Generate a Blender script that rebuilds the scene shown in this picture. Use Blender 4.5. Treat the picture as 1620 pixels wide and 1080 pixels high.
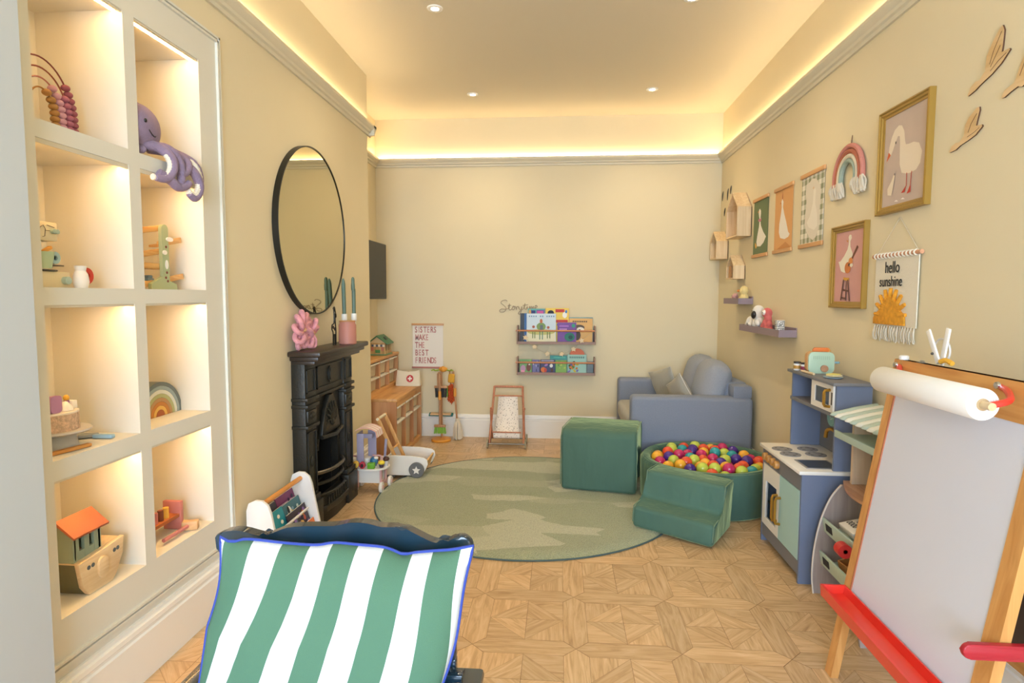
import bpy, bmesh, math, random
from mathutils import Vector, Matrix, Euler
random.seed(7)
PI = math.pi
S = bpy.context.scene
COL = S.collection
for o in list(bpy.data.objects): bpy.data.objects.remove(o)

# ---------------------------------------------------------------- camera, world, light, exposure
F_PX, PITCH, YAW, ROLL, EYE = 953.5, .07482, .07891, .00284, 1.23
def cam_matrix():
    cy, sy, cp, sp = math.cos(YAW), math.sin(YAW), math.cos(PITCH), math.sin(PITCH)
    fw = Vector((-sy*cp, cy*cp, -sp)); rt = Vector((cy, sy, 0)); up = rt.cross(fw)
    cr, sr = math.cos(ROLL), math.sin(ROLL)
    r2 = cr*rt + sr*up; u2 = -sr*rt + cr*up
    return Matrix(((r2.x, u2.x, -fw.x, 0), (r2.y, u2.y, -fw.y, 0), (r2.z, u2.z, -fw.z, EYE), (0, 0, 0, 1)))
cd = bpy.data.cameras.new('camera'); cam = bpy.data.objects.new('camera', cd); COL.objects.link(cam)
cd.sensor_width = 36; cd.lens = F_PX/1620*36; cd.clip_start = .05
cam.matrix_world = cam_matrix(); S.camera = cam
wd = bpy.data.worlds.new('world'); S.world = wd; wd.use_nodes = True
bg = wd.node_tree.nodes['Background']; bg.inputs[0].default_value = (.62, .79, 1, 1); bg.inputs[1].default_value = 22
S.view_settings.view_transform = 'Standard'; S.view_settings.look = 'None'; S.view_settings.gamma = 1
S.view_settings.use_curve_mapping = False; S.view_settings.exposure = 0.0
def area(name, loc, rot, sx, sy, power, col, portal=False):
    l = bpy.data.lights.new(name, 'AREA'); l.shape = 'RECTANGLE'; l.size = sx; l.size_y = sy; l.energy = power; l.color = col
    if portal: l.cycles.is_portal = True
    o = bpy.data.objects.new(name, l); COL.objects.link(o); o.location = loc; o.rotation_euler = rot
    return o
YB = -2.4                                   # wall behind the camera, with the daylight windows
area('window_daylight', (0, YB+.02, 1.45), (PI/2, 0, 0), 2.3, 1.9, 60, (1, 1, 1), portal=True)
LED = (1.0, .76, .46); LED_P = 28.0; NICHE_P = 72.0; SPOT_P = 26.0; SPOT_C = (1, .82, .56)

# ---------------------------------------------------------------- materials
def lin(h):
    h = h.lstrip('#'); r = []
    for i in (0, 2, 4):
        c = int(h[i:i+2], 16)/255; r.append(c/12.92 if c <= .04045 else ((c+.055)/1.055)**2.4)
    return (*r, 1)
MC = {}
def mat(h, rough=.6, metal=0, bump=0, scale=60, var=0, vscale=3, sheen=0, emit=0, spec=.5, coat=0, stretch=None):
    k = (h, rough, metal, bump, scale, var, vscale, sheen, emit, spec, coat, stretch)
    if k in MC: return MC[k]
    m = bpy.data.materials.new('paint_'+h); m.use_nodes = True; nt = m.node_tree; b = nt.nodes['Principled BSDF']
    c = lin(h); b.inputs['Base Color'].default_value = c; b.inputs['Roughness'].default_value = rough
    b.inputs['Metallic'].default_value = metal; b.inputs['Specular IOR Level'].default_value = spec
    if sheen: b.inputs['Sheen Weight'].default_value = sheen; b.inputs['Sheen Roughness'].default_value = .4; b.inputs['Sheen Tint'].default_value = tuple(min(1, x*1.6+.1) for x in c[:3])+(1,)
    if coat: b.inputs['Coat Weight'].default_value = coat
    if emit: b.inputs['Emission Color'].default_value = c; b.inputs['Emission Strength'].default_value = emit
    tc = nt.nodes.new('ShaderNodeTexCoord'); src = tc.outputs['Object']
    if stretch:
        mp = nt.nodes.new('ShaderNodeMapping'); mp.inputs['Scale'].default_value = stretch; nt.links.new(src, mp.inputs[0]); src = mp.outputs[0]
    if var:
        n = nt.nodes.new('ShaderNodeTexNoise'); n.inputs['Scale'].default_value = vscale; n.inputs['Detail'].default_value = 4; nt.links.new(src, n.inputs[0])
        r = nt.nodes.new('ShaderNodeValToRGB'); r.color_ramp.elements[0].position = .3; r.color_ramp.elements[1].position = .7
        r.color_ramp.elements[0].color = tuple(x*(1-var) for x in c[:3])+(1,); r.color_ramp.elements[1].color = tuple(min(1, x*(1+var)) for x in c[:3])+(1,)
        nt.links.new(n.outputs[0], r.inputs[0]); nt.links.new(r.outputs[0], b.inputs['Base Color'])
    if bump:
        n = nt.nodes.new('ShaderNodeTexNoise'); n.inputs['Scale'].default_value = scale; n.inputs['Detail'].default_value = 3; nt.links.new(src, n.inputs[0])
        bp = nt.nodes.new('ShaderNodeBump'); bp.inputs['Strength'].default_value = bump; bp.inputs['Distance'].default_value = .004
        nt.links.new(n.outputs[0], bp.inputs['Height']); nt.links.new(bp.outputs[0], b.inputs['Normal'])
    MC[k] = m; return m
def wood(h1, h2, rough=.45, axis='z', scale=1, knots=0):
    k = ('wood', h1, h2, rough, axis, scale, knots)
    if k in MC: return MC[k]
    m = bpy.data.materials.new('wood_'+h1); m.use_nodes = True; nt = m.node_tree; b = nt.nodes['Principled BSDF']; b.inputs['Roughness'].default_value = rough
    tc = nt.nodes.new('ShaderNodeTexCoord'); mp = nt.nodes.new('ShaderNodeMapping'); s = {'x': (1.2, 14, 14), 'y': (14, 1.2, 14), 'z': (14, 14, 1.2)}[axis]
    mp.inputs['Scale'].default_value = tuple(v*scale for v in s); nt.links.new(tc.outputs['Object'], mp.inputs[0])
    n = nt.nodes.new('ShaderNodeTexNoise'); n.inputs['Scale'].default_value = 1.6; n.inputs['Detail'].default_value = 5; n.inputs['Distortion'].default_value = 1.2
    nt.links.new(mp.outputs[0], n.inputs[0])
    r = nt.nodes.new('ShaderNodeValToRGB'); r.color_ramp.elements[0].position = .35; r.color_ramp.elements[1].position = .65
    r.color_ramp.elements[0].color = lin(h1); r.color_ramp.elements[1].color = lin(h2); nt.links.new(n.outputs[0], r.inputs[0]); out = r.outputs[0]
    if knots:
        v = nt.nodes.new('ShaderNodeTexVoronoi'); v.inputs['Scale'].default_value = knots; mp2 = nt.nodes.new('ShaderNodeMapping')
        mp2.inputs['Scale'].default_value = {'x': (.6, 1, 1), 'y': (1, .6, 1), 'z': (1, 1, .6)}[axis]; nt.links.new(tc.outputs['Object'], mp2.inputs[0]); nt.links.new(mp2.outputs[0], v.inputs[0])
        r2 = nt.nodes.new('ShaderNodeValToRGB'); r2.color_ramp.elements[0].position = .07; r2.color_ramp.elements[1].position = .16
        r2.color_ramp.elements[0].color = (.16, .07, .03, 1); r2.color_ramp.elements[1].color = (1, 1, 1, 1); nt.links.new(v.outputs['Distance'], r2.inputs[0])
        mx = nt.nodes.new('ShaderNodeMix'); mx.data_type = 'RGBA'; mx.blend_type = 'MULTIPLY'; mx.inputs[0].default_value = .75
        nt.links.new(out, mx.inputs['A']); nt.links.new(r2.outputs[0], mx.inputs['B']); out = mx.outputs['Result']
    nt.links.new(out, b.inputs['Base Color']); MC[k] = m; return m
def emis(name, col, st):
    m = bpy.data.materials.new(name); m.use_nodes = True; nt = m.node_tree; b = nt.nodes['Principled BSDF']
    b.inputs['Base Color'].default_value = (.8, .8, .8, 1); b.inputs['Emission Color'].default_value = (*col, 1); b.inputs['Emission Strength'].default_value = st; return m
WALL = mat('#E1D3B1', .75, var=.015, vscale=2, spec=.25)
PIER = mat('#BFC3C4', .55)
CEIL = mat('#D6CCB6', .8, spec=.2)
WHITE = mat('#F0EDE6', .4)
TRIMW = mat('#EEEAE2', .35)
RAILM = mat('#D8CEB4', .55)
NICHE = mat('#DEDACD', .6)

# ---------------------------------------------------------------- geometry helpers
class G:
    def __init__(s): s.bm = bmesh.new(); s.m = 0; s.mats = []
    def use(s, m):
        if m not in s.mats: s.mats.append(m)
        s.m = s.mats.index(m); return s
    def _f(s, f): f.material_index = s.m; return f
    def face(s, pts):
        try: return s._f(s.bm.faces.new([s.bm.verts.new(p) for p in pts]))
        except ValueError: return None
    def box(s, x0, x1, y0, y1, z0, z1, bev=0, seg=2, M=None):
        x0, x1 = min(x0, x1), max(x0, x1); y0, y1 = min(y0, y1), max(y0, y1); z0, z1 = min(z0, z1), max(z0, z1)
        v = [s.bm.verts.new((x, y, z)) for z in (z0, z1) for y in (y0, y1) for x in (x0, x1)]
        fs = [s._f(s.bm.faces.new([v[i] for i in q])) for q in ((0, 2, 3, 1), (4, 5, 7, 6), (0, 1, 5, 4), (2, 6, 7, 3), (0, 4, 6, 2), (1, 3, 7, 5))]
        if M is not None:
            for a in v: a.co = M @ a.co
        if bev:
            es = list({e for f in fs for e in f.edges}); m = s.m
            r = bmesh.ops.bevel(s.bm, geom=es, offset=bev, segments=seg, profile=.5, affect='EDGES')
            for f in r['faces']: f.material_index = m
        return s
    def obox(s, c, size, rot=(0, 0, 0), bev=0, seg=2):
        M = Matrix.Translation(c) @ Euler(rot).to_matrix().to_4x4(); a, b, d = (q/2 for q in size)
        return s.box(-a, a, -b, b, -d, d, bev, seg, M)
    def tube(s, pts, r, n=8, closed=False, flat=1):
        pts = [Vector(p) for p in pts]; N = len(pts); rs = r if isinstance(r, (list, tuple)) else [r]*N; rings = []; prev = None
        for i, p in enumerate(pts):
            if closed: d = pts[(i+1) % N]-pts[i-1]
            else: d = pts[min(i+1, N-1)]-pts[max(i-1, 0)]
            d.normalize()
            if prev is None: u = d.orthogonal().normalized()
            else:
                u = prev-d*prev.dot(d)
                u = u.normalized() if u.length > 1e-6 else d.orthogonal().normalized()
            prev = u; w = d.cross(u)
            rings.append([s.bm.verts.new(p+(u*math.cos(2*PI*k/n)+w*math.sin(2*PI*k/n)*flat)*rs[i]) for k in range(n)])
        for i in range(N if closed else N-1):
            a, b = rings[i], rings[(i+1) % N]
            for k in range(n): s._f(s.bm.faces.new((a[k], a[(k+1) % n], b[(k+1) % n], b[k])))
        if not closed: s._f(s.bm.faces.new(rings[0][::-1])); s._f(s.bm.faces.new(rings[-1]))
        return s
    def lathe(s, prof, c=(0, 0, 0), n=24, axis='z', M=None):
        rings = []
        for r, h in prof:
            ring = []
            for k in range(n):
                a = 2*PI*k/n; x, y = r*math.cos(a), r*math.sin(a)
                p = {'z': (x, y, h), 'x': (h, x, y), 'y': (y, h, x)}[axis]
                p = Vector(p)
                if M is not None: p = M @ p
                ring.append(s.bm.verts.new(p+Vector(c)))
            rings.append(ring)
        for a, b in zip(rings, rings[1:]):
            for k in range(n): s._f(s.bm.faces.new((a[k], a[(k+1) % n], b[(k+1) % n], b[k])))
        if prof[0][0] > 1e-5: s._f(s.bm.faces.new(rings[0][::-1]))
        if prof[-1][0] > 1e-5: s._f(s.bm.faces.new(rings[-1]))
        return s
    def prism(s, poly, axis, a, b, bev=0):
        def P(u, v, w): return {'x': (w, u, v), 'y': (u, w, v), 'z': (u, v, w)}[axis]
        A = [s.bm.verts.new(P(u, v, a)) for u, v in poly]; B = [s.bm.verts.new(P(u, v, b)) for u, v in poly]; n = len(poly); fs = []
        fs.append(s._f(s.bm.faces.new(A[::-1]))); fs.append(s._f(s.bm.faces.new(B)))
        for k in range(n): fs.append(s._f(s.bm.faces.new((A[k], A[(k+1) % n], B[(k+1) % n], B[k]))))
        if bev:
            m = s.m; r = bmesh.ops.bevel(s.bm, geom=list(fs[0].edges)+list(fs[1].edges), offset=bev, segments=2, profile=.5, affect='EDGES')
            for f in r['faces']: f.material_index = m
        return s
    def sph(s, c, r, n=12, rot=None, k=None):
        r = (r, r, r) if not isinstance(r, (tuple, list)) else r
        M = Matrix.Translation(c) @ (Euler(rot).to_matrix().to_4x4() if rot else Matrix()) @ Matrix.Diagonal((*r, 1))
        q = bmesh.ops.create_uvsphere(s.bm, u_segments=n, v_segments=max(6, n*2//3), radius=1, matrix=M)
        for v in q['verts']:
            for f in v.link_faces: f.material_index = s.m
        return s
    def xf(s, M): bmesh.ops.transform(s.bm, matrix=M, verts=s.bm.verts); return s
def obj(name, g, m=None, parent=None, world=True, smooth=35, label=None, mods=None):
    """link the geometry as ONE mesh object; with world=True its coordinates are room coordinates"""
    bm = g.bm
    if parent is not None and world: bmesh.ops.transform(bm, matrix=parent.matrix_basis.inverted() if parent.parent is None else (parent.parent.matrix_basis @ parent.matrix_basis).inverted(), verts=bm.verts)
    bmesh.ops.recalc_face_normals(bm, faces=bm.faces)
    me = bpy.data.meshes.new(name); bm.to_mesh(me); bm.free()
    for q in (g.mats if g.mats else [m]): me.materials.append(q)
    if smooth:
        for p in me.polygons: p.use_smooth = True
        me.set_sharp_from_angle(angle=math.radians(smooth))
    o = bpy.data.objects.new(name, me); COL.objects.link(o)
    if parent is not None: o.parent = parent
    if label: o['label'] = label
    return o
def thing(name, label, cat, loc=(0, 0, 0), rz=0, group=None):
    o = bpy.data.objects.new(name, None); COL.objects.link(o); o.empty_display_size = .05; o.location = loc; o.rotation_euler = (0, 0, rz)
    o['label'] = label; o['category'] = cat
    if group: o['group'] = group
    o.matrix_basis = Matrix.Translation(loc) @ Matrix.Rotation(rz, 4, 'Z')
    return o
def one(name, g, m, label, cat, group=None, loc=None, smooth=35, kind=None):
    """a thing that is one mesh; origin moved to loc"""
    if loc is not None: g.xf(Matrix.Translation(-Vector(loc)))
    o = obj(name, g, m, smooth=smooth)
    if loc is not None: o.location = loc
    o['label'] = label; o['category'] = cat
    if group: o['group'] = group
    if kind: o['kind'] = kind
    return o
def struct(name, g, m, parent=None, smooth=35):
    o = obj(name, g, m, parent, smooth=smooth)
    if parent is None: o['kind'] = 'structure'
    return o
def ell(cx, cy, rx, ry=None, n=20, a0=0, a1=2*PI, rot=0):
    ry = rx if ry is None else ry; full = abs(a1-a0-2*PI) < 1e-6; N = n if full else n-1; r = []
    for k in range(n):
        a = a0+(a1-a0)*k/N; x, y = rx*math.cos(a), ry*math.sin(a)
        r.append((cx+x*math.cos(rot)-y*math.sin(rot), cy+x*math.sin(rot)+y*math.cos(rot)))
    return r
def rrect(x0, x1, y0, y1, r, n=5):
    p = []
    for cx, cy, a in ((x1-r, y1-r, 0), (x0+r, y1-r, PI/2), (x0+r, y0+r, PI), (x1-r, y0+r, 1.5*PI)):
        for k in range(n+1): p.append((cx+r*math.cos(a+PI/2*k/n), cy+r*math.sin(a+PI/2*k/n)))
    return p
def star(cx, cy, r, r2=None, n=5, rot=PI/2):
    r2 = r2 or r*.45; return [(cx+(r if k % 2 == 0 else r2)*math.cos(rot+PI*k/n), cy+(r if k % 2 == 0 else r2)*math.sin(rot+PI*k/n)) for k in range(2*n)]
def smooth_path(pts, n=6):
    P = [Vector(p) for p in pts]; out = []
    for i in range(len(P)-1):
        a, b, c, d = P[max(i-1, 0)], P[i], P[i+1], P[min(i+2, len(P)-1)]
        for k in range(n):
            t = k/n; out.append(.5*((2*b)+(c-a)*t+(2*a-5*b+4*c-d)*t*t+(3*b-a-3*c+d)*t**3))
    out.append(P[-1]); return out
def art(g, f, items, d0=0, step=.0004):
    """flat printed shapes: f(u, v, d) -> point, items = [(colour or material, polygon)]"""
    for i, (c, poly) in enumerate(items):
        g.use(c if not isinstance(c, str) else mat(c, .6)); g.face([f(u, v, d0+step*(i+1)) for u, v in poly])
def text(s, size, m, parent, name, origin, right, up, ext=.0008, sx=1, align='LEFT', bold=0):
    cu = bpy.data.curves.new(name, 'FONT'); cu.body = s; cu.size = size; cu.extrude = ext; cu.align_x = align; cu.offset = bold
    t = bpy.data.objects.new(name, cu); COL.objects.link(t); dg = bpy.context.evaluated_depsgraph_get()
    me = bpy.data.meshes.new_from_object(t.evaluated_get(dg)); bpy.data.objects.remove(t); bpy.data.curves.remove(cu)
    r, u = Vector(right).normalized(), Vector(up).normalized(); n = r.cross(u)
    M = Matrix(((r.x*sx, u.x, n.x, origin[0]), (r.y*sx, u.y, n.y, origin[1]), (r.z*sx, u.z, n.z, origin[2]), (0, 0, 0, 1)))
    base = Matrix()
    if parent is not None: base = parent.matrix_basis.inverted() if parent.parent is None else (parent.parent.matrix_basis @ parent.matrix_basis).inverted()
    me.transform(base @ M); me.materials.clear(); me.materials.append(m)
    o = bpy.data.objects.new(name, me); COL.objects.link(o)
    if parent is not None: o.parent = parent
    return o
def blobmod(o, vox=.006, it=3):
    m = o.modifiers.new('r', 'REMESH'); m.mode = 'VOXEL'; m.voxel_size = vox; m.use_smooth_shade = True
    s = o.modifiers.new('s', 'SMOOTH'); s.factor = .6; s.iterations = it

# ---------------------------------------------------------------- the room
WL, WR, WBK, XA, HC = -1.333, 1.326, 5.19, -1.598, 2.733
Y1 = 4.154
# left wall with the eight lit niches and the hearth opening, built as solid masonry around the holes
NY = ((1.465, 1.80), (1.85, 2.187)); NZ = ((.356, .735), (.79, 1.203), (1.25, 1.632), (1.68, 2.094))
HY, HZ = (3.09, 3.39), .46
def wall_cells(ys, zs, holes, x0, x1, g):
    for ya, yb in zip(ys, ys[1:]):
        run = None
        for za, zb in zip(zs, zs[1:]):
            cy, cz = (ya+yb)/2, (za+zb)/2
            hole = any(h[0] < cy < h[1] and h[2] < cz < h[3] for h in holes)
            if not hole: run = (run[0], zb) if run else (za, zb)
            if hole and run: g.box(x0, x1, ya, yb, *run); run = None
        if run: g.box(x0, x1, ya, yb, *run)
g = G(); holes = [(*a, *b) for a in NY for b in NZ]
g.use(NICHE); wall_cells([YB, 1.465, 1.80, 1.85, 2.187, 2.320], sorted({0, 2.22, *[z for p in NZ for z in p]}), holes, -1.618, WL, g); g.box(-1.70, -1.618, YB, 2.32, 0, 2.22)
g.use(WALL); g.box(-1.618, WL, YB, 2.32, 2.22, HC); g.box(-1.618, WL, 2.32, HY[0], 0, HC)
wall_cells([HY[0], HY[1]], [0, HZ, HC], [(*HY, 0, HZ)], -1.618, WL, g); g.box(-1.618, WL, HY[1], Y1, 0, HC)
g.box(-1.70, -1.618, YB, 2.32, 2.22, HC); g.box(-1.70, -1.618, 2.32, Y1, 0, HC)
struct('wall_left', g, None, smooth=0)
struct('wall_alcove', G().box(-1.70, XA, Y1, WBK, 0, HC), WALL, smooth=0)
struct('wall_back', G().box(-1.70, WR+.1, WBK, WBK+.1, 0, HC), WALL, smooth=0)
struct('wall_right', G().box(WR, WR+.1, YB, WBK, 0, HC), WALL, smooth=0)
g = G(); g.box(-1.7, -1.15, YB-.12, YB, 0, HC); g.box(1.15, WR+.1, YB-.12, YB, 0, HC); g.box(-1.15, 1.15, YB-.12, YB, 0, .5); g.box(-1.15, 1.15, YB-.12, YB, 2.4, HC)
struct('wall_behind', g, WALL, smooth=0)
g = G(); g.box(-1.15, 1.15, YB-.09, YB-.03, .5, .56); g.box(-1.15, 1.15, YB-.09, YB-.03, 2.34, 2.4)
for x in (-1.15, -.41, .35, 1.09): g.box(x, x+.06, YB-.09, YB-.03, .56, 2.34)
struct('window_1', g, TRIMW, smooth=0)
struct('ceiling', G().box(-1.7, WR+.1, YB-.12, WBK+.1, HC, HC+.1), CEIL, smooth=0)
struct('wall_pier', G().box(-1.333, -1.25, .75, 1.346, 0, HC), PIER, smooth=0)

# floor: a parquet of square panels framed by mitred planks; every plank is its own polygon with its own grain
def floor_mat():
    m = bpy.data.materials.new('oak_parquet'); m.use_nodes = True; nt = m.node_tree; b = nt.nodes['Principled BSDF']
    b.inputs['Roughness'].default_value = .36
    uv = nt.nodes.new('ShaderNodeUVMap'); uv.uv_map = 'grain'
    mp = nt.nodes.new('ShaderNodeMapping'); mp.inputs['Scale'].default_value = (2.2, 22, 1); nt.links.new(uv.outputs[0], mp.inputs[0])
    n = nt.nodes.new('ShaderNodeTexNoise'); n.inputs['Scale'].default_value = 1.5; n.inputs['Detail'].default_value = 6; n.inputs['Distortion'].default_value = 2.2; n.inputs['Roughness'].default_value = .6
    nt.links.new(mp.outputs[0], n.inputs[0])
    r = nt.nodes.new('ShaderNodeValToRGB'); e = r.color_ramp.elements; e[0].position = .28; e[0].color = lin('#B08C62'); e[1].position = .72; e[1].color = lin('#DBBE98')
    k = e.new(.5); k.color = lin('#CCAA7E'); nt.links.new(n.outputs[0], r.inputs[0])
    at = nt.nodes.new('ShaderNodeAttribute'); at.attribute_name = 'tone'
    mx = nt.nodes.new('ShaderNodeMix'); mx.data_type = 'RGBA'; mx.blend_type = 'MULTIPLY'; mx.inputs[0].default_value = 1
    nt.links.new(r.outputs[0], mx.inputs['A']); nt.links.new(at.outputs['Color'], mx.inputs['B']); nt.links.new(mx.outputs['Result'], b.inputs['Base Color'])
    return m
def build_floor():
    bm = bmesh.new(); uvl = bm.loops.layers.uv.new('grain'); cl = bm.loops.layers.float_color.new('tone'); rnd = random.Random(3)
    U, w, gap = .366, .044, .0006
    def poly(pts, ang):
        c = Vector((sum(p[0] for p in pts)/len(pts), sum(p[1] for p in pts)/len(pts)))
        if not (-1.66 < c.x < 1.4 and YB < c.y < 5.3): return
        q = []
        for p in pts:
            d = Vector(p)-c; q.append(c+d*(1-gap*2/max(d.length, .02)))
        f = bm.faces.new([bm.verts.new((p.x, p.y, 0)) for p in q]); t = rnd.uniform(.86, 1.06); wt = rnd.uniform(-.015, .015); ox, oy = rnd.uniform(0, 50), rnd.uniform(0, 50)
        for l in f.loops:
            x, y = l.vert.co.x, l.vert.co.y; ca, sa = math.cos(ang), math.sin(ang)
            l[uvl].uv = (x*ca+y*sa+ox, -x*sa+y*ca+oy); l[cl] = (t+wt, t, t-wt, 1)
    for i in range(-6, 4):
        for j in range(-13, 11):
            x, y = .433+i*U, 2.035+j*U
            poly([(x, y), (x+w, y-w), (x+U-w, y-w), (x+U, y), (x+U-w, y+w), (x+w, y+w)], 0)
            poly([(x, y), (x+w, y+w), (x+w, y+U-w), (x, y+U), (x-w, y+U-w), (x-w, y+w)], PI/2)
            cx, cy, h = x+U/2, y+U/2, U/2-w
            for k in range(4):
                a, b = [(h, 0), (0, h), (-h, 0), (0, -h)][k], [(0, h), (-h, 0), (0, -h), (h, 0)][k]; cn = (a[0]+b[0], a[1]+b[1])
                poly([(cx, cy), (cx+a[0], cy+a[1]), (cx+b[0], cy+b[1])], PI/4 if k % 2 else -PI/4)
                poly([(cx+a[0], cy+a[1]), (cx+cn[0], cy+cn[1]), (cx+b[0], cy+b[1])], PI/2*(k % 2))
    geom = bmesh.ops.create_cube(bm, size=1, matrix=Matrix.Translation((-.15, 1.45, -.0515)) @ Matrix.Diagonal((3.1, 7.9, .1, 1)))
    for v in geom['verts']:
        for f in v.link_faces: f.material_index = 1
    me = bpy.data.meshes.new('floor'); bm.to_mesh(me); bm.free(); me.materials.append(floor_mat()); me.materials.append(mat('#7E5F3C', .6))
    o = bpy.data.objects.new('floor', me); COL.objects.link(o); o['kind'] = 'structure'
build_floor()

# mouldings
def run(name, prof, segs, m):
    """prof: (out, z) polygon; segs: (axis, wall coordinate, outward sign, a, b)"""
    g = G()
    for ax, w, sg, a, b in segs:
        g.prism([(w+sg*u, v) for u, v in prof], ax, a, b)
    return struct(name, g, m, smooth=25)
RP = [(0, 2.33), (.012, 2.33), (.015, 2.345), (.026, 2.35), (.03, 2.362), (.04, 2.368), (.05, 2.382), (.05, 2.398), (0, 2.398)]
run('trim_1', RP, [('y', WL, 1, YB, Y1+.05)], RAILM)
run('trim_2', RP, [('x', Y1, 1, XA, WL+.05), ('y', XA, 1, Y1, WBK)], RAILM)
run('trim_3', RP, [('x', WBK, -1, XA, WR)], RAILM)
run('trim_4', RP, [('y', WR, -1, YB, WBK)], RAILM)
BP = [(0, 0), (.022, 0), (.022, .150), (.016, .155), (.016, .163), (.020, .168), (.018, .182), (.010, .186), (.008, .197), (0, .197)]
run('baseboard_left', BP, [('y', WL, 1, 1.346, 2.86)], TRIMW)
run('baseboard_chimney', BP, [('y', WL, 1, 3.62, Y1+.02), ('x', Y1, 1, XA, WL+.02)], TRIMW)
run('baseboard_alcove', BP, [('y', XA, 1, Y1, WBK)], TRIMW)
run('baseboard_back', BP, [('x', WBK, -1, XA, WR)], TRIMW)
run('baseboard_right', BP, [('y', WR, -1, YB, WBK)], TRIMW)
g = G()                                     # panel moulding round the niche bank
for a, w2 in ((0, .008), (.016, .01)):
    g.box(WL, WL+w2, 1.35, 2.325-a, 2.225-a, 2.217-a); g.box(WL, WL+w2, 1.35, 2.325-a, .222+a, .230+a); g.box(WL, WL+w2, 2.317-a, 2.325-a, .222+a, 2.225-a)
struct('trim_5', g, NICHE, smooth=0)

# cove lighting: LED strips lying on top of the picture rail, and one in each niche
led = emis('warm_led', LED, LED_P)
def strip(g, x0, x1, y0, y1, z): g.box(x0, x1, y0, y1, z, z+.006)
for lab, b in (('warm light strip along the top of the left picture rail', (WL+.012, WL+.026, YB+.1, Y1+.01)), ('warm light strip on the picture rail inside the alcove', (XA+.012, XA+.026, Y1+.05, WBK-.05)),
               ('warm light strip along the top of the back wall picture rail', (XA+.03, WR-.03, WBK-.026, WBK-.012)), ('warm light strip along the top of the right picture rail', (WR-.026, WR-.012, YB+.1, WBK-.05))):
    one('light_strip', G().box(*b, 2.3985, 2.4045), led, lab, 'light strip', 'cove light strips', loc=((b[0]+b[1])/2, (b[2]+b[3])/2, 2.3985))
nled = emis('niche_led', (1, .54, .17), NICHE_P)
rn = ['bottom', 'second lowest', 'second highest', 'top']
for i, ys in enumerate(NY):
    for j, zs in enumerate(NZ):
        t = thing('niche_light', 'light strip under the ceiling of the %s niche in the %s column' % (rn[j], 'near' if i == 0 else 'far'), 'light strip', (WL-.025, (ys[0]+ys[1])/2, zs[1]), 0, 'niche light strips')
        obj('channel', G().box(WL-.034, WL-.016, ys[0]+.004, ys[1]-.004, zs[1]-.003, zs[1]-.0005), mat('#B9A88C', .5), t); obj('light_shield', G().box(WL-.007, WL-.002, ys[0]+.001, ys[1]-.001, zs[1]-(.013 if j == 2 else .007), zs[1]-.0005), mat('#D2C8B2', .5), t)
        obj('diffuser', G().box(WL-.031, WL-.019, ys[0]+.006, ys[1]-.006, zs[1]-.005, zs[1]-.003), nled, t)
spot_m = emis('spot_lamp', (1, .93, .82), 14)
for (x, y), w in (((-.666, 3.237), 'left, the nearer of two'), ((-.662, 4.588), 'left, the farther of two'), ((.656, 4.571), 'right, the farther of two'), ((.652, 3.225), 'right, cut by the photo edge')):
    t = thing('downlight', 'round white recessed ceiling spot on the '+w, 'ceiling light', (x, y, HC), 0, 'recessed ceiling spots')
    obj('bezel', G().lathe([(.022, -.004), (.036, -.006), (.041, -.004), (.042, 0), (.022, 0), (.022, -.004)], (x, y, HC), 28), WHITE, t)
    obj('lamp', G().lathe([(.0215, -.004), (.012, -.0055), (.0001, -.006)], (x, y, HC), 20), spot_m, t)
    l = bpy.data.lights.new('spot', 'SPOT'); l.energy = SPOT_P; l.color = SPOT_C; l.spot_size = 2.3; l.spot_blend = 1; l.shadow_soft_size = .03
    lo = bpy.data.objects.new('spot', l); COL.objects.link(lo); lo.location = (x, y, HC-.02)

# ================================================================ left wall: mirror, hearth, niche toys
BLK = mat('#16150F', .4, var=.15, vscale=20); IRON = mat('#2A2822', .42, .3, bump=.35, scale=120, spec=.6)
t = thing('round_mirror', 'large round mirror in a thin black frame above the fireplace', 'mirror', (WL, 3.165, 1.13))
MC_, MR = (3.165, 1.570), .4387
def ring_x(g, x0, x1, r0, r1, n=96): g.lathe([(r0, x0), (r1, x0), (r1, x1), (r0, x1), (r0, x0)], (0, *MC_), n, 'x')
g = G(); ring_x(g, WL, WL+.030, MR-.006, MR); obj('frame', g, BLK, t)
mm = mat('#C9C0A0', .02, 1); obj('glass', G().lathe([(MR-.005, WL+.002), (MR-.005, WL+.026), (.0001, WL+.026)], (0, *MC_), 96, 'x'), mm, t, smooth=20)

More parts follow.
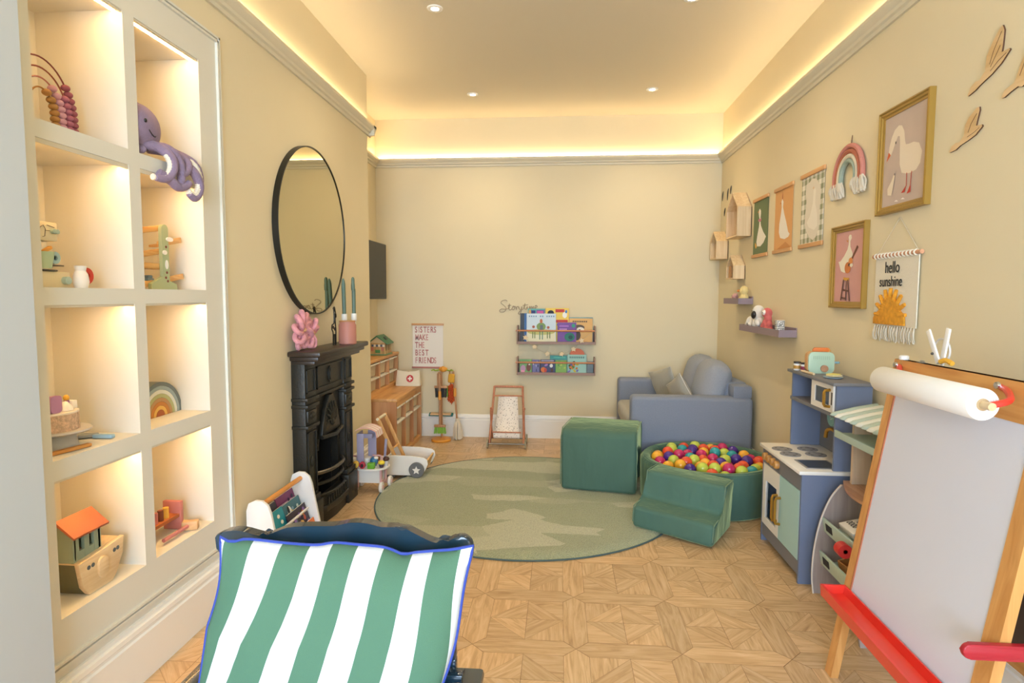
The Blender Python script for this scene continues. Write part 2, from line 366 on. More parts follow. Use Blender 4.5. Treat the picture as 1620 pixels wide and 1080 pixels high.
# cast iron fireplace
t = thing('fireplace', 'black cast iron fireplace with mantel shelf and arched hearth below the mirror', 'fireplace', (WL, 3.22, 0))
FY0, FY1, FX = 2.885, 3.56, -1.262
g = G(); g.box(WL, -1.165, 2.845, 3.60, .928, .955, .008)
g.box(WL, -1.185, 2.87, 3.58, .905, .930, .006); g.box(WL, -1.21, 2.885, 3.565, .885, .907, .005)
obj('mantel_shelf', g, mat('#2E241E', .35, var=.2, vscale=9, spec=.6), t)
for y0, y1, nm in ((FY0, 3.02, 0), (3.425, FY1, 1)):
    g = G(); g.box(WL, FX, y0, y1, .16, .89, .004); g.box(WL, FX+.025, y0-.012, y1+.012, 0, .17, .006); g.box(WL, FX+.014, y0-.006, y1+.006, .17, .20, .004)
    for z in (.56, .665, .70): g.box(WL, FX+.016, y0-.008, y1+.008, z, z+.018, .004)
    g.box(WL, FX+.008, y0+.014, y1-.014, .59, .65, .003); g.sph((FX+.008, (y0+y1)/2, .62), (.012, .03, .018))
    # sunk panels framed by ribs on shaft and frieze block
    for za, zb in ((.21, .54), (.74, .86)):
        for yy in (y0+.016, y1-.022): g.box(FX, FX+.007, yy, yy+.006, za, zb)
        for zz in (za, zb-.006): g.box(FX, FX+.0065, y0+.016, y1-.016, zz, zz+.006)
    g.sph((FX+.002, (y0+y1)/2, .38), (.008, .014, .03))
    obj('pilaster', g, IRON, t)
g = G(); g.box(WL, FX-.006, 3.02, 3.425, .70, .89); 
for za, zb, ya, yb in ((.74, .86, 3.04, 3.405),):
    for yy in (ya, yb-.008): g.box(FX-.006, FX+.003, yy, yy+.008, za, zb)
    for zz in (za, zb-.008): g.box(FX-.006, FX+.0025, ya, yb, zz, zz+.008)
g.prism(ell(3.222, .80, .028, .045, 20), 'x', FX-.006, FX+.002); g.prism(ell(3.222, .80, .018, .034, 20), 'x', FX+.002, FX+.007)
g.box(WL, FX+.01, 3.02, 3.425, .70, .716, .004); obj('frieze', g, IRON, t)
# arched insert
cy, r, zc = 3.24, .148, .40; g = G()
outer = [(3.02, 0), (3.02, .70), (3.425, .70), (3.425, 0), (cy+r, 0)] + [(cy+r*math.cos(a), zc+r*math.sin(a)*1.05) for a in [PI*k/16 for k in range(17)]] + [(cy-r, 0)]
g.prism(outer, 'x', WL+.001, FX-.03)
for k in range(1, 17):
    a, b = PI*(k-1)/16, PI*k/16; g.tube([(FX-.028, cy+r*math.cos(q), zc+r*1.05*math.sin(q)) for q in (a, b)], .007, 6)
obj('arched_insert', g, IRON, t)
g = G(); hood = [(3.105, .475), (3.375, .475), (3.36, .53), (3.315, .62), (3.27, .685), (3.21, .685), (3.165, .62), (3.12, .53)]
g.prism(hood, 'x', FX-.03, FX-.004, .006); g.tube([(FX-.002, 3.09, .472), (FX+.02, 3.24, .462), (FX-.002, 3.39, .472)], .011, 8)
for k in range(9):
    a = -PI*.1+PI*1.2*k/8; g.tube(smooth_path([(FX-.004, 3.24, .52), (FX+.004, 3.24+.045*math.cos(a), .56+.04*math.sin(a)), (FX-.003, 3.24+.085*math.cos(a)*.9, .57+.08*math.sin(a))]), [.006]*13, 6)
g.sph((FX, 3.24, .53), (.012, .022, .02)); obj('hood', g, IRON, t)
g = G(); g.box(-1.59, -1.583, HY[0]-.0, HY[1], 0, HZ); g.box(-1.59, WL, HY[0], HY[0]+.006, .0, HZ); g.box(-1.59, WL, HY[1]-.006, HY[1], 0, HZ); g.box(-1.59, WL, HY[0]+.006, HY[1]-.006, HZ-.006, HZ); g.box(-1.583, WL, HY[0]+.006, HY[1]-.006, .001, .008)
for k in range(4): g.tube([(-1.50+.04*k, 3.12, .17), (-1.50+.04*k, 3.36, .17)], .006, 6)
obj('firebox', g, mat('#0C0B0A', .85), t)
for k, (z, xo, hw) in enumerate(((.285, .028, .17), (.225, .022, .165), (.16, .03, .165))):
    g = G(); pts = smooth_path([(FX-.03, cy-hw-.02, z), (FX-.012+xo*.4, cy-hw+.02, z), (FX+xo-.002, cy-.07, z), (FX+xo-.002, cy+.07, z), (FX-.012+xo*.4, cy+hw-.02, z), (FX-.03, cy+hw+.02, z)], 5)
    g.tube(pts, .009 if k else .010, 8); obj('grate_bar', g, IRON if k else mat('#6E675C', .3, .8), t)
g = G(); pl = [(FX-.03, cy-.19), (FX+.02, cy-.15), (FX+.035, cy+.0), (FX+.03, cy+.16), (FX-.03, cy+.185)]
g.prism(pl, 'z', .065, .10, .005); g.prism([(a-.012 if a > FX-.02 else a, b) for a, b in pl], 'z', .10, .15, .004); g.prism([(a-.02 if a > FX-.02 else a, b) for a, b in pl], 'z', .0, .065)
for k in range(9): g.box(FX+.02, FX+.026, cy-.14+.034*k, cy-.128+.034*k, .105, .145)
obj('ash_pan_cover', g, IRON, t)

# things on the mantel, top at z = .955
ZM = .9555
PINK = mat('#DE99A0', .9, bump=1, scale=160, var=.18, vscale=40, sheen=.4)
t = thing('coral_ornament', 'fluffy pink branching coral toy on the near end of the mantel', 'ornament', (-1.29, 2.96, ZM))
g = G(); rnd = random.Random(5)
for c0, s, n_ in (((-1.296, 2.925, ZM+.103), .92, 9), ((-1.284, 3.015, ZM+.083), .76, 8)):
    for q in range(n_):
        a = 2*PI*q/n_+.25; L = (.088 if n_ else 0)*s; e = Vector((0, math.cos(a)*1.05, math.sin(a)*1.15)); sd = Vector((0, -math.sin(a), math.cos(a))); f = Vector((rnd.uniform(-.006, .030), 0, 0)); C0 = Vector(c0)
        P = smooth_path([C0, C0+e*L*.45+sd*.020*s+f, C0+e*L*.85+sd*.016*s+f, C0+e*L+f*.5, C0+e*L*.85-sd*.016*s, C0+e*L*.45-sd*.018*s, C0], 5)
        for p in P: p.z = max(p.z, ZM+.0142*s)
        pt = obj('petal_loop', G().tube(P, .0135*s, 10), PINK, t)
obj('centre', G().sph((-1.278, 2.925, ZM+.103), (.014, .014, .012)), mat('#D9A77C', .8), t); obj('centre', G().sph((-1.268, 3.015, ZM+.083), (.010, .010, .009)), mat('#D9A77C', .8), t)

t = thing('giraffe_figure', 'black wire outline giraffe standing on the mantel', 'ornament', (-1.25, 3.26, ZM))
def gp(y, z): return (-1.25, 3.26+y, ZM+z)
g = G(); g.tube(smooth_path([gp(-.02, .003), gp(-.018, .07), gp(-.034, .09), gp(-.028, .115), gp(-.002, .125), gp(.0, .19), gp(-.008, .205), gp(.008, .212), gp(.018, .19), gp(.03, .165), gp(.026, .155), gp(.014, .175), gp(.018, .12), gp(.024, .08), gp(.022, .003)], 5), .0035, 6)
obj('body', g, BLK, t); g = G()
g.tube([gp(.010, .003), gp(.010, .062), gp(-.006, .062), gp(-.008, .003)], .003, 6); g.tube([gp(-.02, .003), gp(-.008, .003)], .003, 6); g.tube([gp(.01, .003), gp(.022, .003)], .003, 6); obj('leg', g, BLK, t)
for p in ((-.012, .10), (.008, .09), (.006, .135), (.009, .165)): obj('spot', G().prism(ell(3.26+p[0], ZM+p[1], .007, .009, 8), 'x', -1.252, -1.248), BLK, t)

t = thing('canister', 'dusky pink ceramic jar standing on the mantel in front of the candles', 'jar', (-1.205, 3.345, ZM))
obj('body', G().lathe([(.001, 0), (.044, 0), (.049, .006), (.049, .108), (.044, .118), (.043, .130), (.040, .130), (.040, .012), (.001, .012)], (-1.205, 3.345, ZM), 40), mat('#B97C6E', .55), t)
obj('lid', G().lathe([(.001, .128), (.0455, .128), (.0455, .134), (.001, .134)], (-1.205, 3.345, ZM), 40), mat('#B98250', .5), t)
t = thing('candle_holder', 'white U-shaped double candle holder at the far end of the mantel', 'candle holder', (-1.24, 3.50, ZM))
for (x, y, h) in ((-1.268, 3.47, .158), (-1.225, 3.515, .160)):
    obj('cup', G().lathe([(.001, .125), (.013, .125), (.0165, .135), (.0165, h+.01), (.012, h+.01), (.012, h-.008), (.001, h-.008)], (x, y, ZM), 24), WHITE, t)
obj('arm', G().tube(smooth_path([(-1.268, 3.47, ZM+.13), (-1.268, 3.47, ZM+.05), (-1.262, 3.48, ZM+.022), (-1.247, 3.495, ZM+.014), (-1.232, 3.508, ZM+.022), (-1.225, 3.515, ZM+.05), (-1.225, 3.515, ZM+.13)], 6), .011, 12), WHITE, t)
obj('foot', G().lathe([(.001, 0), (.03, 0), (.03, .006), (.001, .008)], (-1.247, 3.493, ZM), 24), WHITE, t)
CG = mat('#5E7466', .45)
one('candle', G().tube(smooth_path([(-1.268, 3.47, ZM+.151), (-1.267, 3.466, ZM+.25), (-1.265, 3.452, ZM+.375)], 6), [.0115]*11+[.009, .004], 14), CG, 'leaning green taper candle in the nearer cup of the holder', 'candle', 'green taper candles', loc=(-1.268, 3.47, ZM+.151))
one('candle', G().tube(smooth_path([(-1.225, 3.515, ZM+.153), (-1.225, 3.515, ZM+.30), (-1.225, 3.507, ZM+.315), (-1.225, 3.505, ZM+.385)], 6), [.0115]*15+[.010]*2+[.009, .004], 14), CG, 'upright green taper candle with a kink in the farther cup of the holder', 'candle', 'green taper candles', loc=(-1.225, 3.515, ZM+.153))

# ---- niche toys
z1, z2, z3, z4 = (NZ[3][0], NZ[2][0], NZ[1][0], NZ[0][0])
# beaded rainbow abacus, top near niche
t = thing('bead_rainbow', 'wire rainbow abacus with mustard and pink wooden beads in top near niche', 'toy', (-1.45, 1.60, z1))
for k, (R_, h, cb, n, cw) in enumerate(((.110, .20, '#8E4A56', 9, '#7A3A3A'), (.093, .172, '#A35F72', 7, '#8C4B3C'), (.068, .145, '#C493A0', 8, '#B5756A'), (.044, .118, '#A87B42', 7, '#9A6A2A'))):
    yc, x = 1.592, -1.425-.0*k
    pts = [(x, yc-R_, z1+.001), (x, yc-R_, z1+.03)]+[(x, yc-R_*math.cos(a), z1+.05+(h-.05)*math.sin(a)) for a in [PI*q/14 for q in range(15)]]+[(x, yc+R_, z1+.001)]
    w_ = obj('wire', G().tube(smooth_path(pts[1:-1], 2)+[Vector(pts[-1])], .0024, 6), mat(cw, .5), t)
    for b in range(n):
        zz = z1+.0115+.0165*b; yb = yc+R_
        if zz > z1+.05:
            s_ = min(1, (zz-z1-.05)/(h-.05)); yb = yc+R_*math.sqrt(1-s_*s_)
        obj('bead', G().sph((x, yb, zz), (.0125, .0125, .0095), 12), mat(cb, .6), w_, world=True)
    obj('bead', G().sph((x, yc-R_, z1+.0115), (.0125, .0125, .0095), 12), mat(cb, .6), w_, world=True)
# octopus, top far niche
OCT = mat('#8C7A92', .95, bump=.8, scale=220, var=.08, vscale=30, sheen=.5)
t = thing('octopus_toy', 'purple plush octopus slumped over the edge of the top far niche', 'soft toy', (-1.38, 1.93, z1))
g = G(); g.sph((-1.378, 1.915, 1.778), (.052, .092, .075), 20, (0, 0, .1)); g.sph((-1.385, 1.885, 1.812), (.046, .058, .045), 16)
ob_ = obj('body', g, OCT, t); blobmod(ob_, .005, 3)
A = [[(-1.36, 1.90, 1.72), (-1.33, 1.94, 1.718), (-1.305, 1.965, 1.69), (-1.298, 1.965, 1.65), (-1.303, 1.935, 1.615), (-1.312, 1.892, 1.612)],
     [(-1.36, 1.93, 1.72), (-1.32, 1.97, 1.72), (-1.30, 2.0, 1.685), (-1.30, 2.01, 1.63), (-1.30, 2.0, 1.615)],
     [(-1.37, 1.95, 1.72), (-1.33, 2.01, 1.718), (-1.30, 2.045, 1.69), (-1.295, 2.03, 1.655), (-1.295, 2.0, 1.645)],
     [(-1.38, 1.96, 1.72), (-1.34, 2.03, 1.72), (-1.30, 2.08, 1.695), (-1.295, 2.11, 1.65), (-1.30, 2.105, 1.61)],
     [(-1.32, 1.92, 1.63), (-1.305, 1.955, 1.615), (-1.30, 1.99, 1.598), (-1.295, 2.02, 1.605), (-1.29, 2.04, 1.62)],
     [(-1.33, 2.02, 1.70), (-1.295, 2.06, 1.67), (-1.288, 2.09, 1.635), (-1.288, 2.092, 1.60), (-1.288, 2.065, 1.572), (-1.29, 2.035, 1.582)],
     [(-1.40, 1.87, 1.70), (-1.38, 1.875, 1.70), (-1.36, 1.88, 1.70), (-1.345, 1.89, 1.70)]]
for a in A:
    P = smooth_path(a, 6); g = G(); g.tube(P, [.0165-.005*(k/(len(P)-1))**2 for k in range(len(P))]+[.004], 12) if False else g.tube(P+[P[-1]+(P[-1]-P[-2]).normalized()*.006], [.0165-.005*(k/(len(P)-1))**2 for k in range(len(P))]+[.004], 12)
    obj('tentacle', g, OCT, t)
for a, off in ((A[0], (-.004, -.009, 0)), (A[5], (0, -.007, .009)), (A[3], (.006, -.011, -.004))):
    P = smooth_path(a, 8)[14:]; g = G()
    g.tube([p+Vector(off) for p in P], [.0098+.0016*(k % 2) for k in range(len(P))], 8)
    obj('sucker_band', g, mat('#E4DCCB', .9), t)
for y, z, x in ((1.877, 1.788, -1.3265), (1.953, 1.782, -1.343)): obj('eye', G().sph((x, y, z), (.004, .006, .007), 10), mat('#17110F', .2), t)
obj('mouth', G().tube(smooth_path([(-1.3275, 1.893, 1.764), (-1.3265, 1.908, 1.750), (-1.3295, 1.925, 1.748), (-1.338, 1.940, 1.758)], 5), .0018, 6), mat('#2A1E22', .6), t)
# coffee machine, cup and jug
t = thing('toy_coffee_machine', 'cream and grey wooden toy coffee machine in the second highest near niche', 'toy', (-1.44, 1.56, z2))
CRM = mat('#E0D3B0', .5); GRY = mat('#7E7E82', .6); MNT = mat('#A9BFB4', .5)
g = G(); g.box(-1.50, -1.40, 1.49, 1.595, z2+.128, z2+.18, .003); obj('head', g, CRM, t)
obj('column', G().box(-1.50, -1.455, 1.495, 1.59, z2+.048, z2+.128), GRY, t)
obj('spout', G().tube([(-1.425, 1.563, z2+.128), (-1.425, 1.563, z2+.10)], .003, 8), WHITE, t)
obj('base', G().box(-1.50, -1.40, 1.49, 1.632, z2, z2+.045, .003), CRM, t)
obj('drip_tray', G().box(-1.44, -1.395, 1.535, 1.585, z2+.045, z2+.050, .002).box(-1.43, -1.40, 1.57, 1.612, z2+.060, z2+.064), mat('#4C4B48', .5), t)
obj('knob', G().lathe([(.001, 0), (.011, 0), (.011, .014), (.001, .016)], (-1.40, 1.610, z2+.021), 18, 'x'), MNT, t)
for yy in (1.580, 1.590): obj('knob', G().lathe([(.001, 0), (.0065, 0), (.0065, .010), (.001, .012)], (-1.40, yy-.004, z2+.155), 14, 'x'), MNT, t)
g = G(); x = -1.3995
for a in ([(1.515, .168), (1.522, .160), (1.520, .148)], [(1.548, .170), (1.555, .160), (1.552, .140), (1.545, .138)], [(1.555, .156), (1.57, .156)], [(1.56, .171), (1.585, .166)], [(1.535, .150), (1.538, .163), (1.546, .168)]):
    g.tube([(x, y, z2+z) for y, z in a], .0009, 4)
obj('drawing', g, mat('#5A4A3C', .7), t)
t = thing('toy_cup', 'mint wooden toy cup with a blue ring handle before the coffee machine', 'cup', (-1.39, 1.551, z2+.0505))
obj('body', G().lathe([(.001, 0), (.015, 0), (.023, .045), (.020, .045), (.013, .006), (.001, .006)], (-1.40, 1.548, z2+.0525), 24), mat('#B3C9A8', .5), t)
obj('handle', G().lathe([(.007, -.003), (.017, -.003), (.017, .003), (.007, .003), (.007, -.003)], (-1.40, 1.581, z2+.083), 20, 'x'), mat('#9FBFC6', .5), t)
obj('biscuit', G().obox((-1.40, 1.556, z2+.104), (.012, .03, .009), (.5, 0, 0), .002), mat('#D29A4B', .6), t)
t = thing('toy_jug', 'small white toy milk jug with a round red handle', 'jug', (-1.385, 1.652, z2))
obj('body', G().lathe([(.001, 0), (.016, 0), (.021, .018), (.018, .04), (.013, .05), (.016, .064), (.013, .064), (.010, .05), (.001, .02)], (-1.385, 1.652, z2), 24), mat('#ECE8E2', .4), t)
obj('handle', G().lathe([(.010, -.004), (.024, -.004), (.024, .004), (.010, .004), (.010, -.004)], (-1.385, 1.672, z2+.036), 24, 'x'), mat('#C33A2B', .45), t)
# marble ramp
OAK = wood('#D19A55', '#E2B878', .5, 'y', 2)
t = thing('ball_ramp', 'wooden zigzag ramp toy with a green tree-painted post in the far niche', 'toy', (-1.42, 2.03, z2))
g = G(); post = rrect(2.022, 2.058, z2+.02, z2+.228, .017); g.prism(post, 'x', -1.40, -1.388); g.prism([(1.96, z2), (2.10, z2), (2.095, z2+.02), (2.06, z2+.03), (2.02, z2+.045), (1.96, z2+.02)], 'x', -1.4005, -1.3875)
p_ = obj('post', g, mat('#A8B48C', .6), t)
for (z, a, y0, y1) in ((.20, -.22, 1.935, 2.035), (.165, .25, 2.02, 2.155), (.12, -.22, 1.935, 2.035), (.075, .0, 1.935, 2.04), (.035, .20, 2.03, 2.16), (.015, -.1, 1.93, 2.03)):
    yc = (y0+y1)/2; obj('ramp', G().obox((-1.42, yc, z2+z), (.032, y1-y0, .008), (a*(1 if y1 > 2.1 else -1)*(.8), 0, 0)).obox((-1.404, yc, z2+z+.006), (.005, y1-y0, .020), (a*(1 if y1 > 2.1 else -1)*.8, 0, 0), .002), OAK, t)
obj('cloud', G().prism(ell(2.062, z2+.178, .018, .008), 'x', -1.388, -1.384), WHITE, t); obj('cloud', G().prism(ell(2.034, z2+.13, .011, .008), 'x', -1.388, -1.385), WHITE, t); obj('painted_tree', G().prism(ell(2.043, z2+.088, .008, .016), 'x', -1.388, -1.386), WHITE, t)
for y, z in ((2.043, .150), (2.036, .042), (2.046, .030), (2.043, .06)): obj('ladybird', G().prism(ell(y, z2+z, .0045), 'x', -1.388, -1.3865), mat('#7A3B2E', .6), t)
one('toy_car', G().box(-1.43, -1.405, 1.965, 2.0, z2+.0300, z2+.039, .003).box(-1.428, -1.407, 1.972, 1.995, z2+.039, z2+.049, .003), mat('#6E8796', .5), 'tiny blue wooden car on the lowest ramp of the ramp toy', 'toy car', loc=(-1.42, 1.982, z2+.030))
# cake stand
t = thing('toy_cake_stand', 'grey wooden toy cake stand in the second lowest near niche', 'toy', (-1.42, 1.60, z3))
SG = mat('#B9B6B0', .6)
obj('plate', G().lathe([(.001, .046), (.085, .048), (.094, .054), (.092, .058), (.001, .054)], (-1.44, 1.590, z3), 40), SG, t)
obj('pedestal', G().lathe([(.001, 0), (.06, 0), (.055, .008), (.05, .046), (.001, .047)], (-1.44, 1.595, z3), 32), SG, t)
t = thing('toy_cake', 'slices of rattan-patterned toy cake on the cake stand', 'toy food', (-1.44, 1.59, z3+.057))
RAT = mat('#D7B79B', .8, bump=1, scale=300, var=.25, vscale=120)
for k in range(5):
    a0, a1 = 2*PI*k/5+.04-.9, 2*PI*(k+1)/5-.04-.9; poly = [(-1.44, 1.585)]+[(-1.44+.066*math.cos(a), 1.585+.066*math.sin(a)) for a in [a0+(a1-a0)*q/6 for q in range(7)]]
    s_ = obj('slice', G().prism(poly, 'z', z3+.0575, z3+.105), RAT, t); obj('icing', G().prism(poly, 'z', z3+.105, z3+.111, .001), mat('#EFE3D2', .6), s_)
t = thing('toy_cake_topping', 'lilac and yellow wooden pegs standing on the toy cake', 'toy food', (-1.44, 1.59, z3+.111))
obj('elephant', G().prism(rrect(1.535, 1.572, z3+.112, z3+.160, .01), 'x', -1.405, -1.393), mat('#B184B0', .6), t)
for y, c in ((1.583, '#C78B93'), (1.612, '#9B6C9F')):
    obj('peg', G().lathe([(.001, 0), (.008, 0), (.007, .026), (.001, .026)], (-1.415, y, z3+.112), 12), mat(c, .6), t); obj('flame', G().sph((-1.415, y, z3+.145), (.008, .008, .009), 10), mat('#E2B040', .6), t)
obj('cream', G().lathe([(.02, 0), (.016, .012), (.006, .024), (.001, .026)], (-1.405, 1.596, z3+.112), 14), WHITE, t)
obj('block', G().box(-1.43, -1.405, 1.622, 1.640, z3+.112, z3+.135, .002), WHITE, t)
t = thing('toy_cake_server', 'small blue and grey wooden cake server lying beside the cake stand', 'toy', (-1.40, 1.715, z3))
obj('blade', G().prism([(-1.47, 1.68), (-1.45, 1.705), (-1.42, 1.735), (-1.435, 1.75), (-1.49, 1.74)], 'z', z3+.004, z3+.012), mat('#8F9698', .6), t)
obj('handle', G().obox((-1.395, 1.722, z3+.008), (.06, .018, .012), (0, 0, .1), .003), mat('#93B4C8', .5), t)
one('toy_knife', G().obox((-1.375, 1.565, z3+.006), (.018, .13, .010), (0, 0, -.18), .003), mat('#D2924A', .6), 'orange wooden toy knife in front of the cake stand', 'toy', loc=(-1.375, 1.565, z3))
# stacking rainbow: each arch lifts away
for k, c in enumerate(('#5E6A6C', '#8FA0A2', '#D6D9CE', '#A9AE7C', '#B08A5A', '#BD7A34', '#E0B55C', '#A65A30')):
    ro = .125-.0145*k; ri = ro-.0135; yc = 2.068; prof = [(yc+ro*math.cos(a), z3+ro*math.sin(a)) for a in [PI*q/20 for q in range(21)]]
    if k < 7: prof += [(yc+ri*math.cos(a), z3+ri*math.sin(a)) for a in [PI*q/20 for q in range(20, -1, -1)]]
    nm = ('dark grey', 'grey blue', 'pale white green', 'olive green', 'tan', 'rust orange', 'pale yellow', 'brown innermost solid')[k]
    one('rainbow_arch', G().prism(prof, 'x', -1.50, -1.45, .0015), mat(c, .6), nm+' wooden arch of the stacking rainbow in the far niche', 'toy', 'stacking rainbow arches', loc=(-1.475, yc, z3))
# ark
t = thing('toy_ark', 'wooden toy ark with green cabin and brown roof in the bottom near niche', 'toy', (-1.42, 1.63, z4), 0)
BW = wood('#D8B98C', '#E6CDA4', .55, 'y', 2)
hull = [(1.565, z4+.105), (1.745, z4+.122), (1.738, z4+.07), (1.71, z4+.02), (1.69, z4+.0), (1.60, z4), (1.578, z4+.03)]
obj('hull_side', G().prism(hull, 'x', -1.378, -1.362, .003), BW, t); obj('hull_side', G().prism(hull, 'x', -1.478, -1.462, .003), BW, t)
obj('hull', G().prism([(a*.96+1.65*.04, b-.004 if b > z4+.05 else b+.001) for a, b in hull], 'x', -1.462, -1.378), mat('#6F6C52', .6), t)
obj('deck', G().prism([(1.57, z4+.101), (1.74, z4+.117), (1.74, z4+.121), (1.57, z4+.105)], 'x', -1.462, -1.378), BW, t)
g = G(); GC = mat('#93A08A', .6)
za, zb = z4+.112, z4+.19
for x in (-1.458, -1.392):
    wall_poly = []
    for y0, y1 in ((1.575, 1.592), (1.612, 1.630), (1.650, 1.672)): g.box(x, x+.010, y0, y1, za, zb)
    g.box(x+.0005, x+.0095, 1.575, 1.672, za-.004, za+.022); g.box(x+.0005, x+.0095, 1.575, 1.672, zb-.014, zb)
g.box(-1.458, -1.382, 1.570, 1.580, za-.006, zb-.001); g.box(-1.458, -1.382, 1.665, 1.675, za-.002, zb-.001)
for y in (1.570, 1.667): g.prism([(-1.456, zb-.002), (-1.384, zb-.002), (-1.42, zb+.028)], 'y', y, y+.008)
obj('cabin', g, GC, t)
g = G(); g.prism([(-1.476, zb-.004), (-1.42, zb+.043), (-1.364, zb-.004), (-1.366, zb-.010), (-1.42, zb+.034), (-1.474, zb-.010)], 'y', 1.555, 1.69, .001); obj('roof', g, mat('#A2593A', .55), t)
for y in (1.600, 1.616, 1.702, 1.716): obj('porthole', G().lathe([(.001, 0), (.0065, 0), (.0065, .0012), (.001, .0012)], (-1.3625, y, z4+.082+(y-1.6)*.1), 14, 'x'), mat('#5C6466', .6), t)
obj('door', G().prism(rrect(1.632, 1.668, z4+.03, z4+.095, .017), 'x', -1.3622, -1.354, .002), BW, t)
# hammer bench
t = thing('hammer_bench', 'pink wooden hammer bench with yellow and brown pegs in bottom far niche', 'toy', (-1.45, 2.05, z4))
PK = mat('#C07A76', .6)
obj('end_panel', G().box(-1.475, -1.405, 2.092, 2.110, z4, z4+.108, .003), PK, t); obj('end_panel', G().box(-1.475, -1.405, 1.93, 1.948, z4, z4+.108, .003), PK, t)
obj('bench_top', G().box(-1.47, -1.41, 1.948, 2.092, z4+.05, z4+.062), wood('#A65F35', '#BC7442', .5, 'y'), t)
for y, c in ((2.045, '#E3B74F'), (2.015, '#7C4630'), (1.985, '#C07A76')): obj('peg', G().lathe([(.001, 0), (.010, 0), (.010, .055), (.001, .055)], (-1.43, y, z4+.046), 14), mat(c, .6), t)
t = thing('toy_hammer', 'wooden toy hammer with pink handle lying before the pink bench', 'toy', (-1.385, 2.05, z4))
obj('handle', G().tube([(-1.376, 1.95, z4+.017), (-1.374, 2.09, z4+.018)], .007, 12), PK, t); obj('head', G().obox((-1.372, 2.098, z4+.0175), (.055, .032, .034), (0, 0, .35), .005), wood('#C79A66', '#DDB684', .5, 'x'), t)

# ================================================================ alcove: pine storage, television
PINE = wood('#C58A4E', '#DDA868', .45, 'y', .8, 2.6); PINEV = wood('#B87E50', '#D19A68', .45, 'z', .8, 3.0)
BINC = mat('#C9B48E', .4)
def storage(label, x0, x1, z0, z1, rows, cols=3):
    t = thing('storage_unit', label, 'storage unit', ((x0+x1)/2, 4.70, z0), 0, 'pine storage units'); ya, yb = 4.30, 5.10
    obj('top_panel', G().box(x0, x1+.006, ya-.003, yb+.003, z1-.022, z1, .002), PINE, t)
    for y in (ya, yb-.018): obj('side_panel', G().box(x0, x1, y, y+.018, z0, z1-.022), PINEV, t)
    obj('bottom_panel', G().box(x0, x1, ya+.018, yb-.018, z0, z0+.03), PINE, t)
    obj('back_panel', G().box(x0, x0+.006, ya+.018, yb-.018, z0+.03, z1-.022), PINEV, t)
    obj('front_rail', G().box(x1-.018, x1, ya+.018, yb-.018, z1-.062, z1-.022), PINE, t) if z0 == 0 else None
    w = (yb-ya-.036)/cols
    for k in range(1, cols): obj('divider', G().box(x0+.006, x1-.004, ya+.018+w*k-.014, ya+.018+w*k+.014, z0+.03, z1-.022), PINEV, t)
    for k in range(cols):
        y0, y1 = ya+.018+w*k+.016, ya+.018+w*(k+1)-.016
        for zb, zt in rows:
            zb, zt = z0+zb, z0+zt
            for yy in (y0-.0015, y1-.0025): obj('runner', G().box(x0+.01, x1-.01, yy, yy+.004, zt-.012, zt-.008), PINEV, t)
            b = obj('bin', G().prism([(y0+.022, zt-.002), (y1-.022, zt-.002), (y1-.045, zb), (y0+.045, zb)], 'x', x0+.03, x1-.022), BINC, t)
            obj('rim', G().box(x0+.02, x1+.003, y0+.003, y1-.003, zt-.004, zt+.008, .003), mat('#E9E2D0', .35), b)
    return t
storage('long low pine storage unit of pale bins standing on the alcove floor', XA+.025, -1.192, 0, .474, ((.04, .285), (.305, .400)))
storage('smaller pine storage unit of pale bins, stacked on the low one', XA+.025, -1.392, .4745, .750, ((.035, .125), (.145, .235)))
# first aid bag
t = thing('first_aid_bag', 'cream canvas toy doctor bag with red and white cross on the pine unit', 'bag', (-1.27, 4.98, .4755))
g = G(); c0 = Vector((-1.272, 4.98, .476)); n = 14; R_ = .11
bm = g.bm; rows_ = []
for j in range(7):
    f = j/6; z = f*.125; hw = .108-.012*f; dp = .042*(1-f)**.8+.006; ring = []
    for k in range(24):
        a = 2*PI*k/24; cx_, sx_ = math.cos(a), math.sin(a); sg = lambda v: (1 if v > 0 else -1)*abs(v)**.45
        lx = hw*sg(cx_); ly = dp*sg(sx_); zz = z-(.008*math.cos(lx/hw*2.2) if j == 6 else 0)
        ring.append(bm.verts.new(c0+Vector((lx, ly, max(zz, 0)))))
    rows_.append(ring)
for a, b in zip(rows_, rows_[1:]):
    for k in range(24): g._f(bm.faces.new((a[k], a[(k+1) % 24], b[(k+1) % 24], b[k])))
g._f(bm.faces.new(rows_[0][::-1])); g._f(bm.faces.new(rows_[-1]))
obj('pouch', g, mat('#E2D6BE', .85, bump=.5, scale=60), t)
def bagf(u, v, d): return (-1.257+u, 4.98-(.040-.034*(v/.125))-.006-d-.003, .476+v)
g = G(); art(g, bagf, [('#C2383A', ell(.005, .062, .030, .030, 28)), ('#F0E8DC', [(-.0005, .044), (.0105, .044), (.0105, .080), (-.0005, .080)]), ('#F0E8DC', [(-.013, .0565), (.023, .0565), (.023, .0675), (-.013, .0675)])], 0, .0006); obj('cross_badge', g, None, t)
